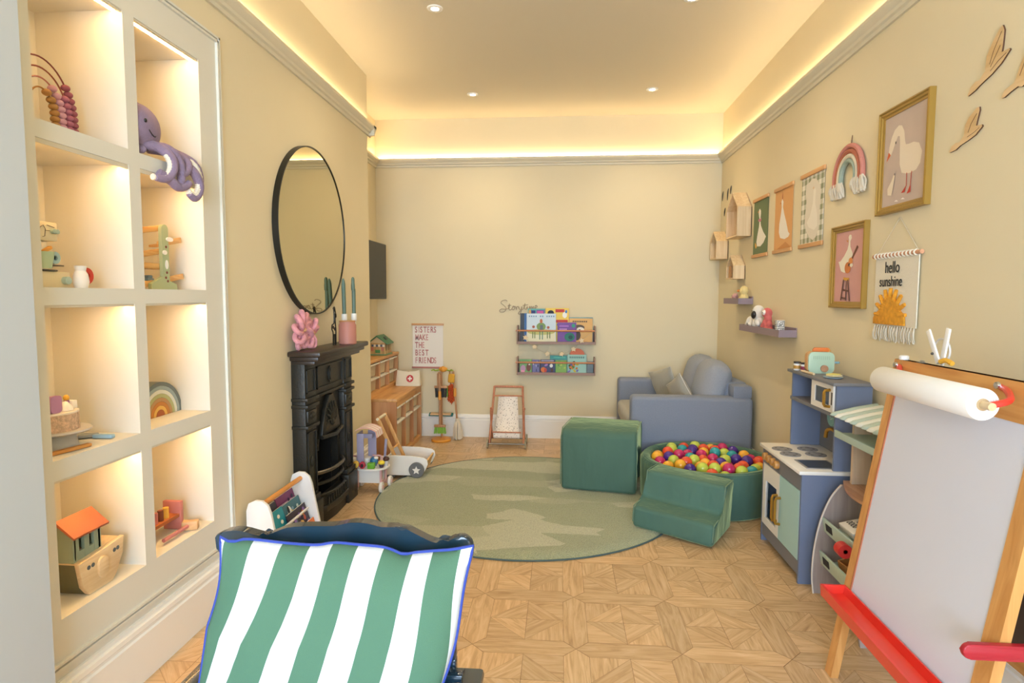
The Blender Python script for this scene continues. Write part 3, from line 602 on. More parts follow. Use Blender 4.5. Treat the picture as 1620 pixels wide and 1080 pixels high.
# dolls' house
t = thing('toy_house', 'wooden toy shop house with green roof on top of the upper pine unit', 'toy house', (-1.45, 4.83, .7505))
hx0, hx1, hy0, hy1, hz = -1.53, -1.40, 4.74, 4.92, .7515
g = G(); g.box(hx0, hx1, hy0, hy0+.008, hz+.01, hz+.10); g.box(hx0, hx1, hy1-.008, hy1, hz+.01, hz+.10); g.box(hx0, hx0+.006, hy0+.008, hy1-.008, hz+.01, hz+.10)
for y in (hy0+.008, hy0+.06, hy0+.115, hy1-.018): g.box(hx1-.006, hx1, y, y+.010, hz+.01, hz+.10)
g.box(hx1-.006, hx1, hy0+.018, hy1-.018, hz+.01, hz+.035); obj('walls', g, wood('#B98E56', '#D6B37C', .6, 'z', 2), t)
g = G(); g.prism([(hx0, hz+.10), (hx1, hz+.10), ((hx0+hx1)/2, hz+.15)], 'y', hy0+.001, hy0+.008); obj('gable', g, mat('#D9C296', .6), t)
g = G(); xm = (hx0+hx1)/2; g.prism([(hx0-.018, hz+.088), (xm, hz+.152), (hx1+.018, hz+.088), (hx1+.018, hz+.096), (xm, hz+.162), (hx0-.018, hz+.096)], 'y', hy0-.012, hy1+.012, .002); rf_ = obj('roof', g, mat('#4C7A55', .5), t)
obj('skylight', G().obox((hx1-.022, 4.83, hz+.134), (.03, .05, .004), (0, .8, 0)), mat('#20352A', .4), rf_)
g = G(); 
for k in range(6): g.use(mat('#E9E1D0' if k % 2 else '#5C6A7A', .6)); g.box(hx0+.02+.018*k, hx0+.038+.018*k, hy0-.006, hy0, hz+.070, hz+.088)
obj('awning', g, None, t)
g = G(); g.use(mat('#4F8A50', .6)); g.box(hx0+.05, hx0+.09, hy0-.004, hy0, hz+.02, hz+.045); g.use(mat('#C97F6A', .6)); g.box(hx0+.015, hx0+.035, hy0-.003, hy0, hz+.035, hz+.065); g.box(hx1-.03, hx1-.012, hy0-.003, hy0, hz+.035, hz+.065)
obj('planters', g, None, t)
obj('base', G().box(hx0-.008, hx1+.008, hy0-.012, hy1+.006, hz, hz+.010), mat('#6E9168', .6), t)
# television
t = thing('television', 'black flat television on a bracket inside the alcove', 'television', (-1.48, 4.57, 1.20))
obj('casing', G().box(-1.475, -1.447, 4.19, 4.965, 1.205, 1.655, .004), BLK, t); obj('screen', G().box(-1.4475, -1.4455, 4.2, 4.955, 1.218, 1.648), mat('#0E0B07', .3, spec=.3), t)
obj('bracket', G().box(XA+.001, -1.475, 4.48, 4.66, 1.33, 1.52), BLK, t)

# ================================================================ back wall
t = thing('wall_poster', 'white SISTERS MAKE THE BEST FRIENDS poster in wooden hanger rails', 'poster', (-1.148, WBK, .60))
y = WBK-.006; obj('sheet', G().box(-1.283, -1.013, y-.001, y, .607, .984), mat('#EAE2D6', .7), t)
HR = wood('#C38B58', '#D8A674', .5, 'x', 2)
obj('top_rail', G().box(-1.291, -1.006, y-.009, y+.004, .974, .992, .002), HR, t); obj('bottom_rail', G().box(-1.291, -1.006, y-.009, y+.004, .598, .613, .002), mat('#B9786A', .6), t)
obj('hanging_cord', G().tube([(-1.225, y, .991), (-1.148, y+.003, 1.076), (-1.071, y, .991)], .0012, 5), mat('#D9CDB8', .8), t)
pk = ('#B9756F', '#CB9590', '#AD6762')
for i, wd_ in enumerate(('SISTERS', 'MAKE', 'THE', 'BEST', 'FRIENDS')):
    x = -1.262
    for j, ch in enumerate(wd_):
        cw = .016 if ch == 'I' else (.032 if ch != 'M' else .036)
        text(ch, .072, mat(pk[(i+j) % 3], .7), t, 'letter', (x, y-.0016, .913-.0672*i), (1, 0, 0), (0, 0, 1), .0004, .62, 'LEFT', .0016); x += cw*.95
# picture ledges with books, written sign and star garland
LEDW = mat('#9B7F74', .6); ROD = wood('#B4703F', '#CC8A55', .45, 'x', 2)
def wshelf(label, z0, hh, rodz):
    t = thing('book_ledge', label, 'shelf', (-.03, WBK, z0), 0, 'wall book ledges')
    obj('base', G().box(-.352, .292, 5.075, WBK-.001, z0, z0+.012), LEDW, t); obj('back', G().box(-.352, .292, WBK-.010, WBK-.001, z0+.012, z0+.09), LEDW, t)
    for x in (-.362, .292): obj('end', G().box(x, x+.010, 5.070, WBK-.001, z0-.002, z0+hh, .003), LEDW, t)
    obj('lip', G().box(-.352, .292, 5.070, 5.076, z0, z0+.022), LEDW, t)
    obj('rod', G().tube([(-.370, 5.078, rodz), (.300, 5.078, rodz)], .0075, 10), ROD, t)
wshelf('upper purple-brown book ledge with wooden rod on the back wall', .828, .155, .941)
wshelf('lower purple-brown book ledge with wooden rod on the back wall', .567, .150, .671)
def book(x0, x1, z0, h, y, c, label, items=(), lean=.02, th=.010, spine=None, grp='picture books on the upper ledge'):
    w = x1-x0; t = thing('picture_book', label, 'book', ((x0+x1)/2, y, z0), 0, grp)
    M = Matrix.Translation((x0, y, z0)) @ Matrix.Rotation(-lean, 4, 'X')
    def f(u, v, d): return M @ Vector((u*w, -d, v*h))
    g = G().box(0, w, 0, th, 0, h, .001, 1, M); obj('cover', g, mat(c, .45), t)
    obj('pages', G().box(.0025, w+.0004, .002, th-.002, .002, h+.0005, M=M), mat('#E8E0CE', .8), t)
    if items: g = G(); art(g, f, items, .0004, .0003); obj('cover_picture', g, None, t)
    if spine: obj('spine', G().box(-.0012, .028, -.0009, th, 0, h, M=M), mat(spine, .5), t)
    return t
def R(x0, x1, y0, y1): return [(x0, y0), (x1, y0), (x1, y1), (x0, y1)]
ub = .8405
def mess(seed, cols, n=9, lo=.1, hi=.9):
    r = random.Random(seed); return [(r.choice(cols), ell(r.uniform(lo, hi), r.uniform(lo, hi), r.uniform(.04, .13), r.uniform(.04, .11), 8, rot=r.uniform(0, 3))) for _ in range(n)]
book(-.272, -.127, ub, .285, 5.142, '#4FA39A', 'teal and violet book at the back left of the upper ledge', [('#7C5AA0', R(.5, .98, .72, .96)), ('#2F3F7A', R(.1, .45, .80, .95)), ('#CE5A9A', R(.55, .9, .86, .93)), ('#D9A25C', ell(.12, .9, .08, .08, 10))])
book(-.120, .078, ub, .290, 5.142, '#E9C32C', 'yellow puppy book at the back middle of the upper ledge', [('#20242E', ell(.22, .86, .14, .08, 12)), ('#C43A32', R(.42, .80, .88, .97)), ('#F2EFE8', ell(.82, .80, .10, .09, 12)), ('#3F7FC0', ell(.88, .9, .05, .05, 8)), ('#C43A32', R(.42, .95, .58, .66)), ('#3A6FB0', ell(.6, .52, .12, .06, 10)), ('#F2EFE8', ell(.85, .5, .08, .06, 10))])
book(.080, .281, ub, .212, 5.142, '#3E8C9A', 'thin teal book behind the yellow dog book on the upper ledge')
book(-.335, -.278, ub, .246, 5.130, '#15191F', 'narrow black and blue book at the left end of the upper ledge', [('#3C6EA8', R(.6, .95, .0, 1))])
book(-.281, -.032, ub, .244, 5.112, '#C8D7E0', 'large pale blue book with dancing animals in meadow on the upper ledge',
     [('#E8E2BE', R(.02, .98, .02, .38)), ('#C9C57A', ell(.5, .36, .47, .10, 20)), ('#7C9A5C', ell(.5, .55, .16, .14, 12)), ('#C9774A', ell(.5, .74, .05, .08, 10)), ('#5E6E7A', R(.46, .56, .42, .60)), ('#B5654A', ell(.24, .54, .05, .05, 8)), ('#B5654A', ell(.74, .52, .05, .05, 8)),
      ('#6F7F4A', R(.2, .23, .14, .36)), ('#6F7F4A', R(.27, .30, .14, .36)), ('#5E8A72', R(.44, .47, .10, .38)), ('#5E8A72', R(.53, .56, .10, .38)), ('#6F7F4A', R(.70, .73, .14, .36)), ('#6F7F4A', R(.78, .81, .14, .36))] +
     [('#6C8CAA', R(.08+.075*k, .12+.075*k, .88, .93)) for k in range(12) if k not in (4, 7)])
book(-.018, .140, ub, .170, 5.116, '#6A2C8C', 'purple book with a green picture on the upper ledge', [('#A06CC0', R(.1, .6, .78, .86)), ('#B98ACB', R(.1, .5, .62, .70)), ('#2F7A6A', ell(.65, .28, .28, .22, 14)), ('#3B9A80', ell(.85, .84, .1, .1, 10)), ('#1F4A4A', ell(.7, .26, .12, .1, 10))])
book(.080, .278, ub, .205, 5.129, '#D9A54C', 'golden yellow book with brown and white dog on the upper ledge', [('#5A4A3C', ell(.42, .62, .24, .12, 14)), ('#F0E6D4', ell(.48, .54, .16, .10, 12)), ('#4A3E38', ell(.30, .3, .2, .22, 12)), ('#2C2622', ell(.45, .52, .04, .03, 8))] + [('#4A3E2C', R(.15+.08*k, .20+.08*k, .84, .90)) for k in range(8)])
lb = .5795; gl = 'picture books on the lower ledge'
book(-.338, -.235, lb, .115, 5.110, '#6FA05A', 'green book with a pink pig at the left end of the lower ledge', [('#C79AB4', ell(.28, .3, .22, .28, 12)), ('#7A4A3C', ell(.75, .4, .2, .3, 12)), ('#F0E6E0', ell(.8, .62, .06, .06, 8)), ('#E9A0BA', R(.1, .4, .02, .2))], grp=gl)
book(-.230, -.168, lb, .112, 5.114, '#6E6A9A', 'slate violet narrow book on the lower ledge', mess(3, ['#3C3F66', '#A8A6C9', '#E0D9C0'], 6), grp=gl)
book(-.160, -.038, lb, .114, 5.106, '#2B2A5C', 'navy book with orange and white figures on the lower ledge', [('#E27A3A', ell(.2, .25, .18, .2, 10)), ('#F0ECE2', ell(.75, .55, .12, .14, 10)), ('#C4443C', ell(.35, .22, .1, .16, 8)), ('#B487C4', ell(.4, .6, .14, .08, 8, rot=.5)), ('#E8E4F0', R(.06, .94, .90, .94)), ('#5A3A2C', ell(.8, .22, .1, .14, 8))], grp=gl)
book(-.080, .066, lb, .148, 5.136, '#2F8F86', 'teal green book standing tall behind on the lower ledge', [('#5CB8A6', R(.2, .9, .84, .93))], grp=gl)
book(-.032, .062, lb, .110, 5.112, '#7CA83C', 'lime green book right of the navy one on the lower ledge', mess(8, ['#B6C95A', '#E0B6A4', '#4F8A3A'], 6), grp=gl)
t = book(.068, .230, lb, .158, 5.126, '#9CC6B4', 'pale mint book with an orange arch top on the lower ledge', [('#3F6A62', R(.12+.1*k, .17+.1*k, .80, .90)) for k in range(8)]+mess(12, ['#C9B53A', '#5B8A3A', '#D9823A', '#7C6AB0', '#2C3A2C'], 16, .08, .55), grp=gl)
M = Matrix.Translation((0, 5.128, 0)); obj('arch_top', G().prism(ell(.150, lb+.158, .062, .052, 20, 0, PI), 'y', 5.127, 5.133), mat('#D2683A', .5), t)
book(.234, .288, lb, .100, 5.128, '#6E7A7C', 'plain grey book at the right end of the lower ledge', grp=gl)
# sign
def scr(pts): return [(x, WBK-.006, z) for x, z in pts]
t = thing('script_sign', 'thin wooden handwriting sign reading Storytime above the upper ledge', 'sign', (-.36, WBK, 1.06))
SGN = mat('#A08C72', .6)
for L in ([(-.452, 1.188), (-.470, 1.198), (-.500, 1.188), (-.505, 1.170), (-.480, 1.150), (-.462, 1.125), (-.478, 1.098), (-.510, 1.094), (-.518, 1.108), (-.500, 1.120), (-.470, 1.118), (-.440, 1.125)],
          [(-.440, 1.125), (-.432, 1.168), (-.436, 1.120), (-.424, 1.112), (-.412, 1.122)], [(-.448, 1.150), (-.418, 1.154)],
          [(-.412, 1.122), (-.400, 1.146), (-.388, 1.134), (-.396, 1.114), (-.410, 1.120), (-.400, 1.142), (-.380, 1.142)],
          [(-.380, 1.142), (-.372, 1.114), (-.370, 1.138), (-.356, 1.142), (-.352, 1.126)],
          [(-.352, 1.138), (-.344, 1.116), (-.332, 1.122), (-.326, 1.144), (-.332, 1.100), (-.344, 1.076), (-.356, 1.084), (-.340, 1.104), (-.312, 1.124)],
          [(-.312, 1.124), (-.298, 1.170), (-.302, 1.126), (-.288, 1.118)], [(-.318, 1.152), (-.276, 1.158)],
          [(-.288, 1.118), (-.278, 1.142), (-.276, 1.122), (-.266, 1.120)], [(-.274, 1.156), (-.272, 1.160)],
          [(-.266, 1.120), (-.258, 1.146), (-.256, 1.122), (-.244, 1.146), (-.240, 1.122), (-.228, 1.146), (-.224, 1.122), (-.214, 1.120)],
          [(-.214, 1.132), (-.196, 1.138), (-.198, 1.152), (-.212, 1.148), (-.212, 1.126), (-.190, 1.122)]):
    obj('stroke', G().tube(smooth_path(scr(L), 4), .0030, 5), SGN, t)
t = thing('star_garland', 'string of pale wooden stars draped below the upper ledge', 'garland', (-.03, 5.062, .75))
st = [(-.287, .883), (-.21, .805), (-.10, .748), (.018, .748), (.119, .790), (.184, .862)]
obj('string', G().tube(smooth_path([(-.300, 5.064, .935)]+[(x, 5.064, z+.002) for x, z in st]+[(.28, 5.064, .935)], 6), .0011, 5), mat('#BBA684', .8), t)
obj('string', G().tube(smooth_path([(-.345, 5.064, .830), (-.348, 5.066, .76), (-.345, 5.064, .72)], 5), .0011, 5), mat('#BBA684', .8), t)
for i, (x, z) in enumerate(st): obj('star', G().prism(star(x, z, .026, .012, rot=PI/2+.2*(i % 3-1)), 'y', 5.058, 5.062, .001), mat('#E3CBA2', .6), t)

# ================================================================ toy brooms on their stand
HW = wood('#A9774E', '#C29468', .5, 'z', 2); ORG = mat('#E39A35', .45)
t = thing('broom_stand', 'orange and green wooden stand holding the toy cleaning set', 'stand', (-1.0, 5.02, 0))
obj('base', G().lathe([(.001, 0), (.082, 0), (.085, .008), (.080, .020), (.001, .022)], (-1.0, 5.005, 0), 32), ORG, t)
obj('pole', G().tube([(-1.0, 5.035, .02), (-1.0, 5.035, .61)], .009, 10), HW, t)
obj('flower_top', G().sph((-.985, 5.03, .610), (.038, .014, .022), 12).sph((-.985, 5.024, .612), (.020, .018, .026), 10), ORG, t)
for s in (-1, 1): obj('hook_arm', G().tube(smooth_path([(-.985+s*.03, 5.03, .605), (-.985+s*.065, 5.015, .600), (-.985+s*.075, 5.0, .610), (-.985+s*.092, 4.99, .602)], 4), .006, 6), mat('#9AAE3C', .5), t)
def handle(x, y, z0, z1, t, x1=None):
    x1 = x if x1 is None else x1; obj('handle', G().tube([(x, y, z0), (x1, y, z1)], .0085, 10), HW, t); f = .58
    obj('grip', G().tube([(x+(x1-x)*f, y, z0+(z1-z0)*f-.035), (x+(x1-x)*f, y, z0+(z1-z0)*f+.035)], .0125, 10), ORG, t)
def bristles(x0, x1, y0, y1, z0, z1, c, t, splay=.18, n=90, nm='bristles'):
    g = G(); r = random.Random(2)
    for k in range(n):
        u, v = r.random(), r.random(); x = x0+(x1-x0)*u; y = y0+(y1-y0)*v; xc = (x0+x1)/2
        g.tube([(x, y, z1), (x+(x-xc)*splay, y+r.uniform(-.006, .006), z0+r.uniform(0, .004))], .0022, 4)
    o = obj(nm, g, mat(c, .6), t); o['kind'] = 'stuff'; return o
t = thing('toy_broom', 'toy broom with green bristles standing on the stand base', 'broom', (-1.0, 4.955, .03))
handle(-1.0, 4.955, .145, .58, t); obj('head', G().box(-1.048, -.952, 4.94, 4.97, .128, .148, .004), HW, t); bristles(-1.044, -.956, 4.943, 4.967, .072, .130, '#86B83A', t)
t = thing('toy_dustpan_brush', 'black bristled hand brush hung high on the toy stand', 'brush', (-.995, 4.985, .42))
obj('head', G().box(-1.052, -.940, 4.975, 4.995, .455, .475, .003), HW, t); bristles(-1.048, -.945, 4.977, 4.993, .375, .457, '#1E1C1A', t, -.12); obj('handle', G().tube([(-1.02, 4.99, .475), (-1.02, 4.99, .58)], .009, 8), HW, t)
t = thing('toy_mop', 'flat toy mop with teal edged pad against the baseboard', 'mop', (-1.02, 5.09, .2))
obj('pad', G().obox((-1.02, 5.11, .205), (.21, .05, .016), (.25, 0, 0), .003), mat('#2F7C78', .7), t); obj('pad_face', G().obox((-1.02, 5.09, .213), (.18, .035, .012), (.25, 0, 0), .003), mat('#DDB98C', .7), t)
obj('handle', G().tube([(-1.025, 5.09, .215), (-1.03, 5.075, .58)], .0085, 10), HW, t); obj('grip', G().tube([(-1.027, 5.083, .34), (-1.028, 5.08, .42)], .0125, 10), ORG, t)
t = thing('toy_duster', 'fluffy orange duster with green edge hanging from the toy stand', 'duster', (-.935, 5.115, .31))
g = G(); r_ = random.Random(9)
for k in range(140):
    a = r_.uniform(0, 2*PI); rr = math.sqrt(r_.random()); x = -.93+.036*rr*math.cos(a); z = .39+.085*rr*math.sin(a); g.tube([(x, 5.115, z), (x+r_.uniform(-.01, .01), 5.098+r_.uniform(-.01, .01), z+r_.uniform(-.014, .006))], [.006, .003], 5)
obj('head', g, mat('#D9612A', .9), t)
obj('core', G().sph((-.93, 5.120, .39), (.036, .010, .085), 12), mat('#D9612A', .9), t)
obj('handle', G().tube([(-.935, 5.115, .46), (-.94, 5.09, .59)], .006, 8), HW, t); obj('green_strip', G().box(-.962, -.945, 5.03, 5.04, .375, .47, .003), mat('#6AA03A', .7), t)
t = thing('toy_sponge', 'mustard yellow cloth hanging at the right of the toy stand', 'cloth', (-.915, 5.03, .51))
obj('cloth', G().obox((-.912, 5.02, .535), (.055, .028, .075), (0, .1, 0), .010, 3), mat('#D9A238', .9, bump=.8, scale=120), t)
t = thing('toy_string_mop', 'white string mop leaning beside the orange stand', 'mop', (-.862, 5.05, 0))
handle(-.872, 5.06, .16, .59, t, -.903)
g = G(); r_ = random.Random(4)
for k in range(46):
    a = r_.uniform(0, 2*PI); rr = r_.uniform(.3, 1); g.tube(smooth_path([(-.868+.012*math.cos(a), 5.055+.012*math.sin(a), .165), (-.866+.036*rr*math.cos(a), 5.05+.03*rr*math.sin(a), .11), (-.864+.044*rr*math.cos(a), 5.05+.034*rr*math.sin(a), .004+r_.random()*.015)], 4), .0042, 5)
o = obj('strings', g, mat('#DDD0B8', .9), t); o['kind'] = 'stuff'
obj('binding', G().lathe([(.001, .155), (.018, .155), (.015, .185), (.001, .185)], (-.868, 5.055, 0), 12), mat('#DDD0B8', .9), t)

# ================================================================ doll's pushchair
t = thing('doll_pushchair', "wooden doll's pushchair with white speckled fabric seat by the back wall", 'pushchair', (-.42, 4.86, 0))
RW = wood('#B06C4C', '#C68461', .5, 'z', 2)
def xs(s): return -.422+s
for s in (-.128, .128):
    obj('side_rail', G().tube([(xs(s*.92), 4.985, .48), (xs(s*1.0), 4.93, .30), (xs(s*1.1), 4.80, .035)], .009, 10), RW, t)
    obj('side_rail', G().tube([(xs(s*1.06), 4.87, .30), (xs(s*1.06), 4.90, .16), (xs(s*1.06), 4.98, .04)], .008, 10), RW, t)
    obj('pivot', G().sph((xs(s*1.06), 4.90, .305), .012, 8), RW, t)
obj('handle', G().tube([(xs(-.128*.92), 4.985, .476), (xs(.128*.92), 4.985, .476)], .009, 10), RW, t)
for (y, z) in ((4.945, .405), (4.80, .13)): obj('crossbar', G().tube([(xs(-.118), y, z), (xs(.118), y, z)], .006, 8), RW, t)
for (y, s) in ((4.785, -1), (4.785, 1), (4.985, -1), (4.985, 1)):
    obj('wheel', G().lathe([(.026, -.006), (.036, -.006), (.038, 0), (.036, .006), (.026, .006), (.026, -.006)], (xs(s*.154), y, .038), 24, 'x').tube([(xs(s*.154), y-.03, .038), (xs(s*.154), y+.03, .038)], .003, 6).tube([(xs(s*.154), y, .008), (xs(s*.154), y, .068)], .003, 6), wood('#8F8870', '#A9A084', .5), t)
for (y,) in ((4.785,), (4.985,)): obj('axle', G().tube([(xs(-.15), y, .038), (xs(.15), y, .038)], .005, 8), mat('#8F8F8C', .3, 1), t)
def speck():
    m = mat('#EFE6DC', .8).copy(); nt = m.node_tree; b = nt.nodes['Principled BSDF']; tc = nt.nodes.new('ShaderNodeTexCoord'); v = nt.nodes.new('ShaderNodeTexVoronoi'); v.inputs['Scale'].default_value = 75
    n = nt.nodes.new('ShaderNodeTexNoise'); n.inputs['Scale'].default_value = 60; mxv = nt.nodes.new('ShaderNodeMix'); mxv.data_type = 'VECTOR'; mxv.inputs[0].default_value = .03
    nt.links.new(tc.outputs['Object'], n.inputs[0]); nt.links.new(tc.outputs['Object'], mxv.inputs['A']); nt.links.new(n.outputs['Color'], mxv.inputs['B']); nt.links.new(mxv.outputs['Result'], v.inputs[0])
    r = nt.nodes.new('ShaderNodeValToRGB'); r.color_ramp.interpolation = 'CONSTANT'; r.color_ramp.elements[0].color = (.12, .09, .07, 1); r.color_ramp.elements[1].position = .24; r.color_ramp.elements[1].color = lin('#EFE6DC')
    nt.links.new(v.outputs['Distance'], r.inputs[0]); nt.links.new(r.outputs[0], b.inputs['Base Color']); return m
SPK = speck(); g = G(); P = smooth_path([(4.945, .409), (4.915, .31), (4.87, .20), (4.82, .135), (4.80, .125)], 5)
N = len(P); side = []
for (ya, za) in [(p[0], p[1]) if not isinstance(p, Vector) else (p.x, p.y) for p in P]: side.append((ya, za))
for off in (0,):
    hw = [.078+.028*(k/(N-1)) for k in range(N)]
    a = [g.bm.verts.new((xs(-hw[k]), side[k][0], side[k][1])) for k in range(N)]; m_ = [g.bm.verts.new((xs(0), side[k][0]+.010*math.sin(PI*k/(N-1)), side[k][1]-.006*math.sin(PI*k/(N-1)))) for k in range(N)]; b = [g.bm.verts.new((xs(hw[k]), side[k][0], side[k][1])) for k in range(N)]
    for k in range(N-1): g._f(g.bm.faces.new((a[k], m_[k], m_[k+1], a[k+1]))); g._f(g.bm.faces.new((m_[k], b[k], b[k+1], m_[k+1])))
o = obj('seat', g, SPK, t); sm = o.modifiers.new('s', 'SOLIDIFY'); sm.thickness = .003
g = G(); pr = smooth_path([(4.80, .128, 0), (4.80, .085, 0), (4.85, .072, 0), (4.93, .09, 0), (4.96, .13, 0)], 4)
g.prism([(p.x, p.y) for p in pr]+[(p.x, p.y+.003) for p in reversed(pr)], 'x', xs(-.106), xs(.106)); obj('under_basket', g, SPK, t)

# ================================================================ rug
def rug_mat():
    m = bpy.data.materials.new('rug_pile'); m.use_nodes = True; nt = m.node_tree; b = nt.nodes['Principled BSDF']; b.inputs['Roughness'].default_value = .95
    b.inputs['Sheen Weight'].default_value = .35
    tc = nt.nodes.new('ShaderNodeTexCoord'); N = nt.nodes.new; L = nt.links.new
    # brushed pile: straight and curved swathes where the pile lies the other way
    n = N('ShaderNodeTexNoise'); n.inputs['Scale'].default_value = 1.3; n.inputs['Distortion'].default_value = .8; L(tc.outputs['Object'], n.inputs[0])
    w = N('ShaderNodeMix'); w.data_type = 'VECTOR'; w.inputs[0].default_value = .16; L(tc.outputs['Object'], w.inputs['A']); L(n.outputs['Color'], w.inputs['B'])
    mp = N('ShaderNodeMapping'); mp.inputs['Rotation'].default_value = (0, 0, .75); mp.inputs['Scale'].default_value = (1, 2.6, 1); L(w.outputs['Result'], mp.inputs[0])
    v = N('ShaderNodeTexVoronoi'); v.inputs['Scale'].default_value = 2.6; L(mp.outputs[0], v.inputs[0])
    r = N('ShaderNodeValToRGB'); r.color_ramp.interpolation = 'LINEAR'; e = r.color_ramp.elements; e[0].position = .55; e[0].color = (0, 0, 0, 1); e[1].position = .72; e[1].color = (1, 1, 1, 1)
    sp = N('ShaderNodeSeparateColor'); L(v.outputs['Color'], sp.inputs[0]); L(sp.outputs[0], r.inputs[0])
    f = N('ShaderNodeTexNoise'); f.inputs['Scale'].default_value = 150; f.inputs['Detail'].default_value = 2; L(tc.outputs['Object'], f.inputs[0])
    fr = N('ShaderNodeValToRGB'); fr.color_ramp.elements[0].position = .3; fr.color_ramp.elements[0].color = (.72, .72, .72, 1); fr.color_ramp.elements[1].position = .65; fr.color_ramp.elements[1].color = (1.08, 1.08, 1.08, 1); L(f.outputs[0], fr.inputs[0])
    mx = N('ShaderNodeMix'); mx.data_type = 'RGBA'; L(r.outputs[0], mx.inputs[0]); mx.inputs['A'].default_value = lin('#A0A783'); mx.inputs['B'].default_value = lin('#C0C2A5')
    m2 = N('ShaderNodeMix'); m2.data_type = 'RGBA'; m2.blend_type = 'MULTIPLY'; m2.inputs[0].default_value = 1; L(mx.outputs['Result'], m2.inputs['A']); L(fr.outputs[0], m2.inputs['B']); L(m2.outputs['Result'], b.inputs['Base Color'])
    bp = N('ShaderNodeBump'); bp.inputs['Strength'].default_value = .9; bp.inputs['Distance'].default_value = .012; L(f.outputs[0], bp.inputs['Height']); L(bp.outputs[0], b.inputs['Normal'])
    return m
RC, RR = (-.198, 3.621), .905
t = thing('round_rug', 'large round sage green rug with soft pile on the parquet', 'rug', (*RC, 0))
g = G(); bm = g.bm; rr_ = random.Random(1); rings = []
for i in range(1, 46):
    r = RR*i/45; n = 160
    zz = .019 if i < 43 else (.017, .012, .004)[i-43]
    rings.append([bm.verts.new((RC[0]+r*(1+.004*math.sin(9*a)*(i/45)**6)*math.cos(a), RC[1]+r*math.sin(a), zz+(rr_.uniform(-.0016, .0016) if i < 43 else 0))) for a in [2*PI*k/n for k in range(n)]])
bm.faces.new(rings[0])
for a, b in zip(rings, rings[1:]):
    for k in range(160): bm.faces.new((a[k], b[k], b[(k+1) % 160], a[(k+1) % 160]))
obj('pile', g, rug_mat(), t, smooth=60)
obj('edge_binding', G().tube([(RC[0]+(RR+.002)*math.cos(a), RC[1]+(RR+.002)*math.sin(a), .0045) for a in [2*PI*k/120 for k in range(120)]], .004, 6, closed=True), mat('#4A5F60', .8), t)

# ================================================================ green velvet soft play
def velvet(h='#47685A'):
    m = mat(h, .8, bump=.7, scale=7, var=.10, vscale=4, sheen=1.0, stretch=(1, 1, .45)).copy(); b = m.node_tree.nodes['Principled BSDF']; m.node_tree.nodes['Bump'].inputs['Distance'].default_value = .03
    b.inputs['Sheen Tint'].default_value = (*lin('#C3D49A')[:3], 1); b.inputs['Sheen Roughness'].default_value = .35; b.inputs['Sheen Weight'].default_value = .8; return m
VEL = velvet()
def rbox_poly(g, poly, axis, a, b, bev, seg=4):
    n0 = len(g.bm.faces); g.prism(poly, axis, a, b); fs = list(g.bm.faces)[n0:] if n0 else list(g.bm.faces)
    es = list({e for f in fs for e in f.edges}); bmesh.ops.bevel(g.bm, geom=es, offset=bev, segments=seg, profile=.5, affect='EDGES', clamp_overlap=True); return g
def wrinkle(g, amp, seed, cuts=0):
    from mathutils import noise
    for v in g.bm.verts:
        d = noise.noise_vector(v.co*5+Vector((seed, 0, 0)))*amp+noise.noise_vector(v.co*16+Vector((seed, 3, 0)))*amp*.4
        if v.co.z < .012: d.z = 0
        v.co += d
# arch block with a tunnel through its side
t = thing('foam_arch_block', 'large green velvet foam arch block standing on the rug edge', 'soft play block', (.243, 3.69, .0205), -.195)
W2, D2, H2 = .465, .430, .385
g = G(); outer = [(-.0, 0), (D2, 0), (D2, H2-.06), (D2-.02, H2-.015), (D2-.06, H2), (.06, H2), (.02, H2-.015), (0, H2-.06)]
c, r = D2/2, .145; arch = [(c+r, 0)]+[(c+r*math.cos(a), .10+r*math.sin(a)) for a in [PI*k/12 for k in range(13)]]+[(c-r, 0)]
poly = [(0, 0), (0, H2-.05), (.012, H2-.018), (.05, H2)] + [(D2-.05, H2), (D2-.012, H2-.018), (D2, H2-.05), (D2, 0)] + arch
g.prism(poly, 'x', -W2/2, W2/2)
bmesh.ops.subdivide_edges(g.bm, edges=[e for e in g.bm.edges if abs(e.verts[0].co.x-e.verts[1].co.x) > .1], cuts=10)
wrinkle(g, .004, 2)
g.bm.verts.ensure_lookup_table()
for v in g.bm.verts: v.co.z = max(v.co.z, .002)
o = obj('cover', g, VEL, t, world=False, smooth=50); bv = o.modifiers.new('b', 'BEVEL'); bv.width = .018; bv.segments = 3; bv.limit_method = 'ANGLE'; bv.angle_limit = 1.0
for s in (-1, 1): obj('seam', G().tube([(s*(W2/2+.002), .004, .03), (s*(W2/2+.002), .006, H2-.055), (s*(W2/2+.001), .055, H2-.003), (s*(W2/2+.001), D2-.055, H2-.003), (s*(W2/2+.002), D2-.004, H2-.055), (s*(W2/2+.002), D2-.004, .03)], .003, 6), velvet('#647F6C'), t, world=False)
